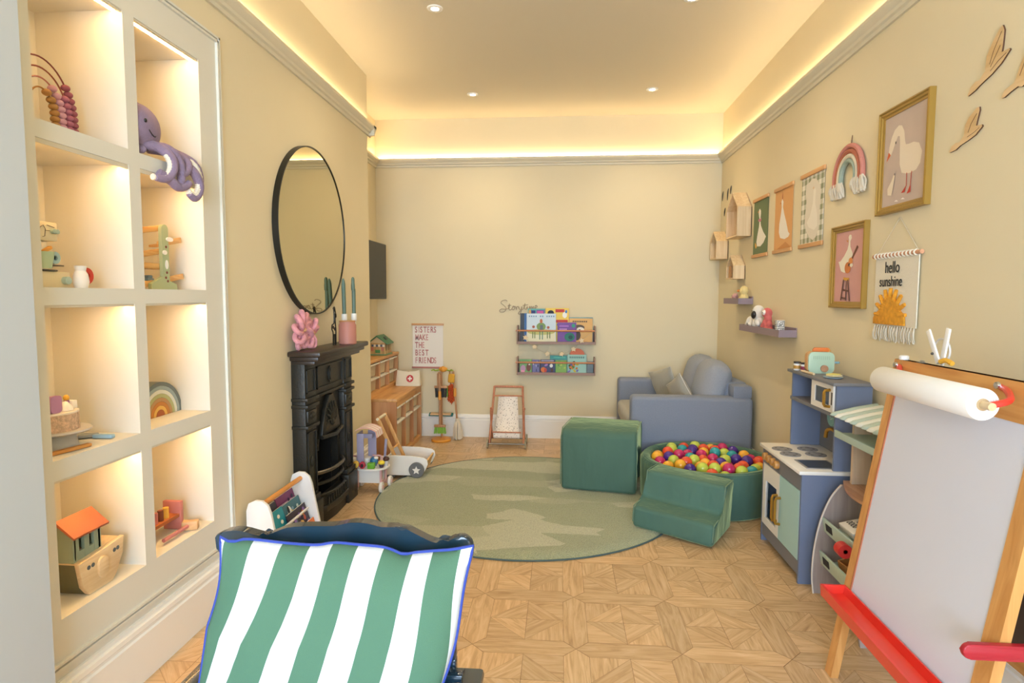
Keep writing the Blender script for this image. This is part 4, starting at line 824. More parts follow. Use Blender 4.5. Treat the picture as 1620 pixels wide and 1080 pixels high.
# two-step block
t = thing('foam_step_block', 'green velvet foam step with two treads in front of the ball pit', 'soft play block', (.570, 3.034, 0), -.523)
Ws, Ds = .425, .333
g = G(); poly = [(0, 0), (Ds, 0), (Ds, .268), (.165, .268), (.152, .120), (0, .115)]
rbox_poly(g, poly, 'x', -Ws/2, Ws/2, .022, 4)
bmesh.ops.subdivide_edges(g.bm, edges=[e for e in g.bm.edges if e.calc_length() > .15], cuts=6)
bmesh.ops.triangulate(g.bm, faces=[f for f in g.bm.faces if len(f.verts) > 4]); wrinkle(g, .003, 5)
for v in g.bm.verts: v.co.z = max(v.co.z+.001, .022*0+.021 if (v.co.x < -.1 and v.co.y < .12) and v.co.z < .021 and False else v.co.z)
o = obj('cover', g, VEL, t, world=False, smooth=60)
for s in (-1, 1): t.rotation_euler = (0, .047, -.523); t.location.z = .0105; obj('seam', G().tube(smooth_path([(s*(Ws/2-.004), .004, .03), (s*(Ws/2-.004), .006, .100), (s*(Ws/2-.004), .025, .117), (s*(Ws/2-.004), .135, .122), (s*(Ws/2-.004), .157, .14), (s*(Ws/2-.004), .168, .25), (s*(Ws/2-.004), .187, .267), (s*(Ws/2-.004), .312, .267)], 4), .0028, 6), velvet('#647F6C'), t, world=False)
# ball pit
PC, PR, PH = (.902, 3.692), .394, .262
t = thing('ball_pit', 'round green velvet ball pit filled with coloured balls', 'ball pit', (*PC, 0))
g = G(); g.lathe([(.001, 0), (PR-.012, 0), (PR, .012), (PR+.003, .13), (PR, PH-.02), (PR-.018, PH), (PR-.045, PH-.002), (PR-.058, PH-.02), (PR-.058, .147), (.001, .145)], (*PC, 0), 72); wrinkle(g, .003, 8)
for v in g.bm.verts: v.co.z = max(v.co.z, .001)
obj('cover', g, VEL, t, smooth=50)
obj('seam', G().tube([(PC[0]+(PR-.012)*math.cos(a), PC[1]+(PR-.012)*math.sin(a), PH-.006) for a in [2*PI*k/90 for k in range(90)]], .0025, 5, closed=True), velvet('#647F6C'), t)
BCOL = {'L': ('#BFCB4E', 'lime green'), 'R': ('#E2532E', 'orange-red'), 'T': ('#2E9C9F', 'teal'), 'Y': ('#F0AE33', 'yellow'), 'P': ('#4A2A86', 'purple'), 'M': ('#C42C62', 'magenta')}
def ballmat(h):
    m = mat(h, .22, spec=.6).copy(); b = m.node_tree.nodes['Principled BSDF']; b.inputs['Subsurface Weight'].default_value = .15; b.inputs['Subsurface Radius'].default_value = (.01, .01, .01); return m
BM_ = {k: ballmat(v[0]) for k, v in BCOL.items()}
spots = [(0.751, 4.039, 'L'), (0.737, 3.934, 'L'), (0.811, 4.098, 'R'), (0.81, 4.002, 'T'), (0.689, 3.86, 'R'), (0.611, 3.767, 'Y'), (0.647, 3.827, 'Y'), (0.627, 3.705, 'M'), (0.701, 3.776, 'P'), (0.712, 3.703, 'L'), (0.75, 3.808, 'M'), (0.806, 3.832, 'M'), (0.867, 4.007, 'P'), (0.893, 4.02, 'L'), (0.866, 3.94, 'P'), (0.684, 3.605, 'Y'), (0.735, 3.576, 'Y'), (0.769, 3.63, 'R'), (0.825, 3.741, 'T'), (0.893, 3.821, 'M'), (0.936, 3.892, 'Y'), (0.955, 4.005, 'R'), (1.022, 4.053, 'Y'), (1.045, 3.992, 'R'), (0.996, 3.888, 'T'), (1.116, 4.072, 'M'), (1.064, 3.914, 'L'), (1.185, 4.047, 'P'), (0.96, 3.744, 'M'), (1.035, 3.741, 'L'), (0.98, 3.649, 'P'), (1.085, 3.737, 'P'), (1.146, 3.825, 'Y'), (1.108, 3.859, 'T'), (1.137, 3.715, 'P'), (1.193, 3.747, 'M'), (1.211, 3.73, 'R'), (1.101, 3.6, 'R'), (1.134, 3.506, 'T'), (1.154, 3.605, 'L'), (1.196, 3.625, 'Y'), (0.994, 3.509, 'M'), (1.035, 3.553, 'R'), (0.962, 3.555, 'Y'), (0.913, 3.592, 'R'), (0.887, 3.623, 'Y'), (0.84, 3.671, 'L'), (0.833, 3.568, 'Y'), (0.895, 3.508, 'L'), (0.841, 3.504, 'L'), (0.908, 3.73, 'R'), (0.776, 3.53, 'P'), (1.048, 3.444, 'L'), (0.923, 3.464, 'L'), (0.879, 3.46, 'R')]
BR = .0345; rb = random.Random(11); PB = []
for x, y, c in spots:
    # pulled towards the pit: the heap lies a little below the plane the places were read on
    k = .985; PB.append([x*k, y*k, .245+rb.uniform(-.004, .010), c])
for i in range(-6, 7):
    for j in range(-6, 7):
        x, y = PC[0]+(i+.5*(j % 2))*.070, PC[1]+j*.061
        if math.hypot(x-PC[0], y-PC[1]) < PR-.058-BR-.006: PB.append([x, y, .178, rb.choice('LRTYPMLRYM')])
nb = len(spots); RI = PR-.058-BR-.004
for it in range(260):
    for i in range(len(PB)):
        for j in range(i+1, len(PB)):
            a, b = PB[i], PB[j]; dx, dy, dz = b[0]-a[0], b[1]-a[1], b[2]-a[2]; d2 = dx*dx+dy*dy+dz*dz
            if d2 < (2*BR+.0004)**2:
                d = math.sqrt(d2) or 1e-6; p = (2*BR+.0006-d)/d*.5; dx *= p; dy *= p; dz *= p
                a[0] -= dx; a[1] -= dy; a[2] -= dz; b[0] += dx; b[1] += dy; b[2] += dz
    for q in PB:
        r = math.hypot(q[0]-PC[0], q[1]-PC[1])
        if r > RI: q[0] = PC[0]+(q[0]-PC[0])*RI/r; q[1] = PC[1]+(q[1]-PC[1])*RI/r
        q[2] = max(.1505+BR, q[2]-.0001)
bme = {}
for k, m in BM_.items():
    g = G(); g.sph((0, 0, 0), BR, 20); me = bpy.data.meshes.new('ball'); g.bm.to_mesh(me); g.bm.free(); me.materials.append(m); bme[k] = me
    for p in me.polygons: p.use_smooth = True
for x, y, z, c in PB:
    o = bpy.data.objects.new('ball', bme[c]); COL.objects.link(o); o.location = (x, y, z)
    o['label'] = 'glossy '+BCOL[c][1]+' plastic ball lying in the round green pit'; o['category'] = 'ball'; o['group'] = BCOL[c][1]+' balls in the pit'

# ================================================================ sofa
def fabric(h): return mat(h, .9, bump=.5, scale=420, var=.05, vscale=140, sheen=.25)
SF = fabric('#838A99'); SF2 = fabric('#979CA6')
t = thing('sofa', 'grey blue fabric two-seater sofa facing left in the right back corner', 'sofa', (.9, 4.63, 0))
def cushbox(x0, x1, y0, y1, z0, z1, r, nm, m, puff=0, mx=0):
    g = G(); g.box(x0, x1, y0, y1, z0, z1, r, 4)
    if puff:
        bmesh.ops.subdivide_edges(g.bm, edges=[e for e in g.bm.edges if e.calc_length() > .08], cuts=5, use_grid_fill=True)
        c = Vector(((x0+x1)/2, (y0+y1)/2, (z0+z1)/2)); h = Vector(((x1-x0)/2, (y1-y0)/2, (z1-z0)/2))
        for v in g.bm.verts:
            d = v.co-c; u = [min(1, abs(d[i])/h[i]) for i in range(3)]
            for i in range(3):
                j, k = [q for q in range(3) if q != i]; v.co[i] += (1 if d[i] > 0 else -1)*puff*(u[i]**3)*(1-u[j]**2)*(1-u[k]**2)
    return obj(nm, g, m, t, smooth=60)
SX0, SX1 = .487, 1.300
cushbox(SX0+.005, SX1, 4.108, 4.255, .055, .553, .028, 'arm', SF); cushbox(SX0+.005, SX1, 5.01, 5.155, .055, .553, .028, 'arm', SF)
cushbox(SX0+.02, SX1-.02, 4.255, 5.01, .055, .25, .015, 'base', SF)
cushbox(1.13, SX1, 4.255, 5.01, .25, .64, .025, 'backrest', SF)
obj('backrest_end', G().box(1.17, SX1-.004, 4.125, 4.262, .545, .632, .015), SF, t); obj('backrest_end', G().box(1.17, SX1-.004, 5.005, 5.14, .545, .632, .015), SF, t)
cushbox(SX0-.002, 1.12, 4.262, 5.004, .252, .385, .035, 'seat_cushion', fabric('#A7A69F'), .012)
for (ya, yb) in ((4.262, 4.632), (4.636, 5.004)):
    o = cushbox(-.085, .085, ya, yb, 0, .37, .06, 'back_cushion', SF2, .03)
    o.matrix_basis = Matrix.Translation(-t.matrix_basis.translation) @ Matrix.Translation((1.055, 0, .388)) @ Matrix.Rotation(.22, 4, 'Y') @ Matrix.Translation(t.matrix_basis.translation)
for x in (SX0+.05, SX1-.05):
    for y in (4.15, 5.11): obj('foot', G().lathe([(.001, 0), (.018, 0), (.024, .056), (.001, .056)], (x, y, 0), 16), mat('#3A2D24', .5), t)
def pillow_bm(w, h, d, n=14, pinch=.10, seed=0):
    g = G(); vs = {}; r = random.Random(seed)
    from mathutils import noise
    for s in (1, -1):
        for i in range(n+1):
            for j in range(n+1):
                u, v = i/n*2-1, j/n*2-1
                if s == -1 and (i in (0, n) or j in (0, n)): vs[(s, i, j)] = vs[(1, i, j)]; continue
                b = max(0, (1-u*u))**.42*max(0, (1-v*v))**.42
                x = u*w/2*(1-pinch*(1-v*v)*abs(u)**3*.6); y = v*h/2*(1-pinch*(1-u*u)*abs(v)**3*.6)
                z = s*d/2*b; q = noise.noise(Vector((u*2+seed, v*2, s)))*d*.10*b; vs[(s, i, j)] = g.bm.verts.new((x, y, z+q))
    for s in (1, -1):
        for i in range(n):
            for j in range(n):
                q = [vs[(s, i, j)], vs[(s, i+1, j)], vs[(s, i+1, j+1)], vs[(s, i, j+1)]]
                try: g.bm.faces.new(q if s == 1 else q[::-1])
                except ValueError: pass
    return g
def pill(name, label, loc, rot, w, h, d, m, pipe, cat='cushion', seed=0, grp=None):
    t = thing(name, label, cat, loc, 0, grp); M = Euler(rot).to_matrix().to_4x4()
    g = pillow_bm(w, h, d, seed=seed); g.xf(M); obj('cover', g, m, t, world=False, smooth=70)
    e = []
    for (a, b, c, d_) in ((-1, -1, 1, -1), (1, -1, 1, 1), (1, 1, -1, 1), (-1, 1, -1, -1)):
        for k in range(12):
            u, v = a+(c-a)*k/12, b+(d_-b)*k/12; e.append(M @ Vector((u*w/2*(1-.06*(1-v*v)*abs(u)**3), v*h/2*(1-.06*(1-u*u)*abs(v)**3), 0)))
    obj('piping', G().tube(e, .0032, 6, closed=True), pipe, t, world=False); return t
pill('throw_cushion', 'crinkled grey satin cushion leaning at the far side of the sofa', (.842, 4.84, .526), (1.30, .28, PI/2+.55), .27, .27, .08, mat('#A6A294', .38, bump=1, scale=14, sheen=.3), mat('#C9C5B8', .5), seed=2, grp='small sofa cushions')
pill('throw_cushion', 'smooth grey cushion with pale piping on the near side of the sofa', (.892, 4.47, .516), (1.25, .5, PI/2+.25), .25, .25, .09, fabric('#A29D90'), mat('#D5D0C4', .6), seed=5, grp='small sofa cushions')

# ================================================================ toy trolley and baby walker
LIL = mat('#9F97AD', .5); PKW = mat('#D9A8A4', .5); WT = mat('#ECE7E0', .4)
t = thing('toy_trolley', 'pink, white and lilac wooden tea trolley by the hearth', 'toy trolley', (-1.184, 3.672, 0))
tx, ty = -1.184, 3.672
for i, (x, y) in enumerate(((tx-.088, ty-.045), (tx+.078, ty-.045), (tx-.088, ty+.075), (tx+.095, ty+.09))):
    w_ = obj('wheel', G().lathe([(.001, -.010), (.030, -.010), (.034, -.006), (.034, .006), (.030, .010), (.001, .010)], (x, y, .034), 24, 'x'), WT, t)
    obj('hubcap', G().lathe([(.001, .010), (.014, .010), (.013, .014), (.001, .014)], (x, y, .034), 16, 'x'), PKW, w_)
for s in (-1, 1):
    x = tx+s*.075
    obj('side_frame', G().prism(rrect(ty-.052, ty-.030, .03, .148, .010), 'x', x-.006, x+.006).prism(rrect(ty+.050, ty+.072, .03, .148, .010), 'x', x-.006, x+.006).prism([(ty-.04, .045), (ty+.06, .045), (ty+.06, .06), (ty-.04, .06)], 'x', x-.0058, x+.0058), PKW, t)
obj('lower_box', G().box(tx-.068, tx+.068, ty-.042, ty-.034, .058, .136).box(tx-.068, tx+.068, ty+.052, ty+.060, .058, .136).box(tx-.068, tx+.068, ty-.034, ty+.052, .058, .066), WT, t)
obj('tray', G().prism(ell(tx, ty, .118, .100, 40), 'z', .149, .160, .002), WT, t)
obj('table_riser', G().prism(rrect(tx-.10, tx-.01, ty-.01, ty+.07, .02), 'z', .1605, .205, .002), WT, t)
obj('column', G().box(tx-.074, tx-.030, ty-.052, ty-.044, .1605, .372, .001).box(tx-.03, tx+.025, ty-.052, ty-.044, .345, .372, .001), LIL, t)
obj('column', G().box(tx-.036, tx+.018, ty+.052, ty+.060, .1605, .372, .001), LIL, t); obj('column', G().box(tx-.074, tx-.068, ty-.044, ty+.052, .22, .372), LIL, t)
obj('upright', G().obox((tx+.078, ty+.05, .245), (.016, .010, .15), (0, .08, 0), .003), LIL, t)
g = G()
for k in range(7):
    g.use(mat('#EDE4DC' if k % 2 else '#E2B4AE', .7)); y0 = ty-.068+.019*k
    P = [(tx-.078+.13*q/8, .380+.034*math.sin(PI*(.15+.75*q/8))) for q in range(9)]
    P += [(tx+.062, .352), (tx+.056, .352)]
    g.prism(P+[(a, b-.004) for a, b in reversed(P[:-2])], 'y', y0, y0+.0188)
obj('awning', g, None, t, smooth=30)
obj('handle', G().tube(smooth_path([(tx-.10, ty-.02, .165), (tx-.125, ty-.02, .20), (tx-.128, ty+.02, .21), (tx-.10, ty+.05, .2)], 4), .006, 8), PKW, t)
zt = .1605
for nm, lab, cat, c, x, y, h in (('toy_croissant', 'yellow wooden croissant slice on the trolley tray', 'toy food', '#E6B33A', -.075, -.068, .05), ('toy_cake_slice', 'red and black wooden cake slice on the trolley tray', 'toy food', '#B92C3C', -.030, -.082, .045)):
    t = thing(nm, lab, cat, (tx+x, ty+y, zt)); obj('body', G().prism(ell(tx+x, zt+.022, .019, .022, 14), 'y', ty+y-.008, ty+y+.008, .002), mat(c, .5), t)
    obj('filling', G().prism(ell(tx+x, zt+.020, .010, .012, 12), 'y', ty+y-.0095, ty+y+.0095), mat('#3A1C22' if 'red' in lab else '#F0D06A', .5), t)
one('toy_block', G().box(tx+.002, tx+.046, ty-.088, ty-.058, zt, zt+.036, .003), mat('#6FB02F', .5), 'bright green wooden block on the trolley tray', 'toy food', loc=(tx+.024, ty-.073, zt))
t = thing('toy_cupcake', 'yellow topped dark toy cupcake on the trolley tray', 'toy food', (tx+.080, ty-.045, zt)); obj('case', G().lathe([(.001, 0), (.012, 0), (.017, .022), (.001, .022)], (tx+.080, ty-.045, zt), 16), mat('#4A3A4A', .6), t); obj('icing', G().sph((tx+.080, ty-.045, zt+.030), (.021, .021, .014), 14), mat('#E9D23A', .5), t)
t = thing('toy_cupcake', 'chocolate brown toy cupcake behind the yellow one on the trolley', 'toy food', (tx+.098, ty+.01, zt)); obj('case', G().lathe([(.001, 0), (.012, 0), (.016, .034), (.001, .034)], (tx+.100, ty-.008, zt), 16), mat('#D9D2CC', .6), t); obj('icing', G().sph((tx+.100, ty-.008, zt+.045), (.020, .020, .016), 14), mat('#4A2A24', .5), t)
t = thing('toy_teapot', 'blue and white toy teapot behind the pink loop on the trolley', 'toy', (tx+.025, ty+.0, zt)); obj('body', G().sph((tx+.022, ty-.01, zt+.030), (.026, .026, .027), 16).lathe([(.001, 0), (.015, 0), (.018, .01), (.001, .01)], (tx+.022, ty-.01, zt), 16), mat('#3F7FA6', .4), t); obj('lid', G().sph((tx+.035, ty-.012, zt+.050), (.016, .016, .010), 12), WT, t)
one('toy_heart', G().tube(smooth_path([(tx+.03, ty+.022, zt+.006), (tx+.050, ty+.005, zt+.02), (tx+.064, ty+.026, zt+.036), (tx+.045, ty+.038, zt+.052), (tx+.01, ty+.036, zt+.052), (tx+.004, ty+.028, zt+.058)], 5), .006, 8), PKW, 'pink wooden loop piece leaning beside the teapot on the trolley', 'toy', loc=(tx+.05, ty+.03, zt))
# walker
t = thing('baby_walker', 'white wooden baby walker wagon with grey star wheels at the rug edge', 'baby walker', (-1.04, 3.99, 0), 0)
wy0, wy1 = 3.905, 4.16; side = [(-1.19, .028), (-.93, .028), (-.893, .06), (-.872, .105), (-.878, .135), (-.90, .150), (-.98, .160), (-1.10, .162), (-1.20, .155)]
for y in (wy0, wy1-.012): obj('side_panel', G().prism(side, 'y', y, y+.012, .002), WT, t)
obj('bed', G().box(-1.18, -.905, wy0+.012, wy1-.012, .045, .055), wood('#D9A866', '#E6BF84', .5, 'y'), t)
obj('front_board', G().obox((-.900, (wy0+wy1)/2, .085), (.010, wy1-wy0-.026, .085), (0, .35, 0)), wood('#D9A866', '#E6BF84', .5, 'y'), t)
obj('rear_board', G().box(-1.19, -1.18, wy0+.012, wy1-.012, .055, .12), WT, t)
GW = mat('#6C6C6E', .6)
for (x, y, s) in ((-.945, wy0-.014, -1), (-.945, wy1+.014, 1), (-1.13, wy0+.03, -1), (-1.13, wy1-.03, 1)):
    rr = .052 if x > -1 else .040; zc2 = rr+(.018 if x > -1 else .0)
    w_ = obj('wheel', G().lathe([(.001, -.010), (rr-.004, -.010), (rr, -.005), (rr, .005), (rr-.004, .010), (.001, .010)], (x, y, zc2), 32, 'y'), GW, t)
    yy = y+s*.010; obj('star_badge', G().prism(star(x, zc2, rr*.55, rr*.26), 'y', min(yy, yy+s*.003), max(yy, yy+s*.003)), WT, w_)
WH = wood('#CE9652', '#E0B273', .45, 'z', 2)
for y in (wy0+.045, wy1-.045): obj('handle_bar', G().obox((-1.145, y, .225), (.024, .012, .40), (0, -.42, 0), .003), WH, t); 
obj('handle_grip', G().tube([(-1.222, wy0+.03, .398), (-1.222, wy1-.03, .398)], .010, 12), mat('#EFE0C2', .5), t)
obj('stretcher', G().tube([(-1.13, wy0+.045, .19), (-1.13, wy1-.045, .19)], .006, 8), WH, t)
for i, (c, x, y) in enumerate((('#E6D2A8', -1.06, 4.0), ('#5E8A52', -1.00, 4.03), ('#3F6A4A', -.96, 4.07), ('#D9C08A', -1.10, 4.06), ('#E6D2A8', -1.05, 4.08))):
    one('toy_block', G().obox((x, y, .0765), (.042, .042, .042), (0, 0, .3*i), .003), mat(c, .6), ('pale sand cube nearest the front in the walker', 'leaf green cube near the front of the walker', 'dark green cube beside the walker front board', 'tan cube at the back of the walker wagon', 'pale sand cube at the far side of the walker')[i], 'toy block', 'blocks in the walker', loc=(x, y, .0556))

# ================================================================ book rack by the hearth
t = thing('book_rack', 'white sling book rack with orange wooden rail by the fireplace', 'book rack', (-1.17, 2.6, 0))
sp = [(-1.302, .003), (-1.302, .33), (-1.292, .362), (-1.262, .376), (-1.232, .374), (-1.208, .355), (-1.196, .32), (-1.135, .003)]
for y in (2.375, 2.792): obj('end_panel', G().prism(sp, 'y', y-.008, y+.008, .002), mat('#E3E2E0', .5), t)
obj('top_rail', G().tube([(-1.252, 2.383, .345), (-1.252, 2.784, .345)], .0115, 12), wood('#CE863C', '#E09E52', .45, 'y', 2), t)
for (xa, za, xb, zb) in ((-1.215, .200, -1.262, .10), (-1.155, .120, -1.22, .02)):
    obj('sling', G().prism([(xa, za), (xa+.003, za), (xb+.006, zb), ((xa+xb)/2-.02, zb-.012), (xb-.03, zb+.02), (xb-.033, zb+.024), ((xa+xb)/2-.024, zb-.016+.008)], 'y', 2.385, 2.782), mat('#E8E4DE', .8), t)
    obj('rod', G().tube([(xa, 2.383, za+.001), (xa, 2.784, za+.001)], .005, 8), mat('#E8E4DE', .6), t)
def rbook(y0, y1, x, z0, h, c, label, items, lean=-.32, th=.008):
    w = y1-y0; t = thing('picture_book', label, 'book', (x, (y0+y1)/2, z0), 0, 'picture books in the sling rack')
    M = Matrix.Translation((x, y0, z0)) @ Matrix.Rotation(lean, 4, 'Y')
    obj('cover', G().box(-th, 0, 0, w, 0, h, .001, 1, M), mat(c, .45), t); obj('pages', G().box(-th+.0015, -.0015, .002, w-.002, h*.5, h+.0006, M=M), mat('#ECE6D8', .8), t)
    g = G(); art(g, lambda u, v, d: M @ Vector((d, u*w, v*h)), items, .0004, .0003); obj('cover_picture', g, None, t)
def multi(seed, cols, n): r = random.Random(seed); return [(r.choice(cols), ell(r.uniform(.09, .91), r.uniform(.3, .9), .06, .06, 8)) for _ in range(n)]
rbook(2.40, 2.597, -1.234, .13, .175, '#35344A', 'dark book with pink blobs at the near back of the rack', multi(1, ['#D9608A', '#2E7A5A', '#E8E0D0'], 10))
rbook(2.60, 2.775, -1.234, .13, .180, '#7A2B62', 'plum book at the far back of the sling rack', [('#D9B8CE', R(.1, .9, .72, .78))]+multi(2, ['#EFE6EA', '#3A2A4A'], 8))
rbook(2.395, 2.60, -1.212, .125, .155, '#2E9BB0', 'turquoise book with spotty flowers in the upper sling', multi(4, ['#E2562E', '#F0C23A', '#F2EEE4', '#D94A7A'], 16))
rbook(2.60, 2.772, -1.212, .125, .150, '#3E6E7A', 'blue green book with a penguin-like bird in the upper sling', [('#F0ECE4', ell(.3, .7, .12, .2, 12)), ('#1E2228', ell(.25, .78, .06, .14, 10)), ('#E8C53A', ell(.45, .66, .06, .12, 8))]+multi(6, ['#79B0A8', '#C9D9D4', '#8AA0B8'], 7))
rbook(2.392, 2.575, -1.160, .02, .155, '#B98FB4', 'mauve book at the near end of the lower sling', [('#E0C4DA', R(.1, .9, .80, .9)), ('#8A5A88', R(.15, .8, .6, .68))])
rbook(2.585, 2.775, -1.160, .02, .222, '#3C2F3A', 'dark busy book at the far end of the lower sling', multi(9, ['#C9823A', '#A84A3A', '#D9B06A', '#5A6A8A', '#8A6AA8'], 26))
rbook(2.63, 2.778, -1.142, .02, .145, '#D9702E', 'bright orange book in front in the lower sling', [('#F0A45A', ell(.6, .7, .16, .14, 10)), ('#B8501E', R(.1, .9, .45, .52))])

# ================================================================ foreground chair with striped cushion
NAVY = mat('#1B3242', .25, coat=.5)
t = thing('armchair', 'dark navy painted chair with scalloped top rail in the foreground', 'chair', (-.44, 1.0, 0))
top = [(-0.700, 0.700), (-0.708, 0.731), (-0.688, 0.744), (-0.653, 0.748), (-0.611, 0.739), (-0.593, 0.741), (-0.551, 0.758), (-0.5, 0.763), (-0.454, 0.765), (-0.416, 0.773), (-0.383, 0.772), (-0.354, 0.766), (-0.313, 0.766), (-0.284, 0.754), (-0.251, 0.739), (-0.227, 0.738), (-0.199, 0.751), (-0.182, 0.749), (-0.17, 0.733), (-0.172, 0.70)]
tp = smooth_path([(a, 0, b) for a, b in top], 3); g = G(); g.prism([(p.x, p.z) for p in tp]+[(-.20, .66), (-.67, .66)], 'y', 1.158, 1.184, .006); obj('top_rail', g, NAVY, t)
for x, xb in ((-.712, -.655), (-.168, -.222)):
    obj('arm_joint', G().box(min(x, xb)-.01, max(x, xb)+.01, 1.135, 1.165, .460, .476, .004), NAVY, t)
    obj('back_post', G().tube([(xb, 1.215, .003), (xb, 1.18, .42), (xb, 1.171, .70)], .017, 12), NAVY, t)
    obj('front_leg', G().tube([(x, .70, .003), (x, .71, .457)], .017, 12), NAVY, t)
    obj('armrest', G().box(x-.022, x+.022, .68, 1.165, .458, .478, .008), NAVY, t)
    obj('side_stretcher', G().tube([(x, .70, .17), (x, 1.20, .17)], .009, 8), NAVY, t)
obj('lower_back_rail', G().box(-.675, -.205, 1.165, 1.187, .44, .49, .004), NAVY, t)
for k in range(5): x = -.60+.08*k; obj('slat', G().box(x-.014, x+.014, 1.168, 1.180, .49, .665), NAVY, t)
obj('seat', G().box(-.72, -.16, .69, 1.19, .37, .395, .008), NAVY, t)
for y in (.70,): obj('front_rail', G().box(-.675, -.205, .69, .71, .31, .37, .003), NAVY, t)
# cushion: the outline read at the depth of its face, stripes woven into the cover
t = thing('striped_cushion', 'green and white striped cushion with blue piping on the navy chair', 'cushion', (-.42, 1.05, .40))
TL, TR, BL, BR_ = (-.662, .757), (-.160, .757), (-.680, .40), (-.240, .40)
topw = smooth_path([(0, 0, .000), (.045, 0, -.010), (.11, 0, -.003), (.26, 0, -.008), (.385, 0, -.010), (.46, 0, -.004), (.545, 0, -.006), (.66, 0, -.010), (.728, 0, -.022), (.77, 0, -.018), (.85, 0, -.013), (.92, 0, -.009), (1, 0, 0)], 6)
def tz(u):
    for a, b in zip(topw, topw[1:]):
        if a.x <= u <= b.x+1e-9: return a.z+(b.z-a.z)*(u-a.x)/max(1e-9, b.x-a.x)
    return 0
SB = [.139, .255, .367, .456, .556, .656, .768, .846, .954]; SBb = [.01, .09, .235, .365, .492, .615, .742, .875, 1.02]
def stripe(u, v):
    B = [a+(b-a)*((1-v)**1.15) for a, b in zip(SB, SBb)]
    B = [B[0]-.12]+B+[B[-1]+.12]
    if u <= B[0]: return -.0-(B[0]-u)*8
    for k, (a, b) in enumerate(zip(B, B[1:])):
        if u <= b: return k+(u-a)/(b-a)
    return len(B)-1+(u-B[-1])*8
g = G(); n = 64; vs = {}; uvl = g.bm.loops.layers.uv.new('stripe')
from mathutils import noise as NZ_
for s in (1, -1):
    for i in range(n+1):
        for j in range(n+1):
            u, v = i/n, j/n
            if s == -1 and (i in (0, n) or j in (0, n)): vs[(s, i, j)] = vs[(1, i, j)]; continue
            xl = TL[0]+(BL[0]-TL[0])*(1-v)+.014*math.sin(PI*(1-v))*(-1)*0-.012*math.sin(PI*min(1, (1-v)*2.2))*-1; xr = TR[0]+(BR_[0]-TR[0])*(1-v)**1.2-.004*math.sin(PI*(1-v)*3)
            x = xl+(xr-xl)*u; z = BL[1]+(TL[1]+tz(u)-BL[1])*v
            U, V = 2*u-1, 2*v-1; b = (max(0, 1-U**4)**.55)*(max(0, 1-V**4)**.6)
            q = NZ_.noise(Vector((u*3, v*3, s*2)))*.010+NZ_.noise(Vector((u*9, v*2.5, s*5)))*.004
            y = 1.105-(1-v)*.085-s*(.050 if s > 0 else .030)*b*(1.0)+q*b; vs[(s, i, j)] = g.bm.verts.new((x, y, z))
for s in (1, -1):
    for i in range(n):
        for j in range(n):
            q = [(i, j), (i+1, j), (i+1, j+1), (i, j+1)]
            f = g.bm.faces.new([vs[(s, a, b)] for a, b in q])
            for l, (a, b) in zip(f.loops, q): l[uvl].uv = (stripe(a/n, b/n), b/n)
def stripe_mat():
    m = mat('#FFFFFE', .85, bump=.3, scale=700).copy(); nt = m.node_tree; b = nt.nodes['Principled BSDF']; uv = nt.nodes.new('ShaderNodeUVMap'); uv.uv_map = 'stripe'
    sp = nt.nodes.new('ShaderNodeSeparateXYZ'); nt.links.new(uv.outputs[0], sp.inputs[0]); md = nt.nodes.new('ShaderNodeMath'); md.operation = 'FLOORED_MODULO'; md.inputs[1].default_value = 2; nt.links.new(sp.outputs[0], md.inputs[0])
    gt = nt.nodes.new('ShaderNodeMath'); gt.operation = 'GREATER_THAN'; gt.inputs[1].default_value = 1; nt.links.new(md.outputs[0], gt.inputs[0])
    mx = nt.nodes.new('ShaderNodeMix'); mx.data_type = 'RGBA'; nt.links.new(gt.outputs[0], mx.inputs[0]); mx.inputs['A'].default_value = lin('#4C725B'); mx.inputs['B'].default_value = lin('#D2D7DC'); nt.links.new(mx.outputs['Result'], b.inputs['Base Color']); return m
edge = [(0, j) for j in range(n+1)]+[(i, n) for i in range(1, n+1)]+[(n, j) for j in range(n-1, -1, -1)]+[(i, 0) for i in range(n-1, 0, -1)]
ep = [vs[(1, i, j)].co.copy() for i, j in edge]
obj('cover', g, stripe_mat(), t, smooth=80); obj('piping', G().tube([e for e in ep[::2]], .0032, 8, closed=True), mat('#2B419A', .7), t)

# ================================================================ right wall: shelves, pictures, hangings
XW = WR
PWD = wood('#D9B88A', '#E8CDA2', .55, 'z', 1.5)
def house(label, y0, y1, z0, zr, d, open_m, slat=False):
    ym = (y0+y1)/2; ze = zr-(y1-y0)*.42; T = .010; t = thing('house_shelf', label, 'shelf', (XW-d/2, ym, z0), 0, 'house-shaped wall shelves')
    outer = [(y0, z0), (y1, z0), (y1, ze), (ym, zr), (y0, ze)]
    x0, x1 = XW-d, XW-.001
    obj('floor_board', G().box(x0, x1, y0, y1, z0, z0+T), PWD, t)
    obj('side_board', G().box(x0, x1, y0, y0+T, z0+T, ze), PWD, t); obj('side_board', G().box(x0, x1, y1-T, y1, z0+T, ze), PWD, t)
    for s, ya in ((1, y0), (-1, y1)): obj('roof_board', G().prism([(ya, ze), (ym, zr), (ym, zr-T*1.3), (ya+s*T, ze-.001)], 'x', x0, x1), PWD, t)
    obj('back_board', G().prism(outer, 'x', XW-.006, XW-.0008), open_m, t)
    if slat: obj('front_slat', G().box(x0+.002, x0+.010, ym-.012, ym+.030, z0+T, ze), wood('#A8743F', '#B9854E', .5), t)
house('largest house-shaped wooden shelf in the right wall group', 4.36, 4.64, 1.655, 1.975, .1, mat('#E3C2A4', .6))
house('middle house-shaped wooden shelf nearest the back corner', 4.93, 5.13, 1.53, 1.755, .095, mat('#B8AE94', .6))
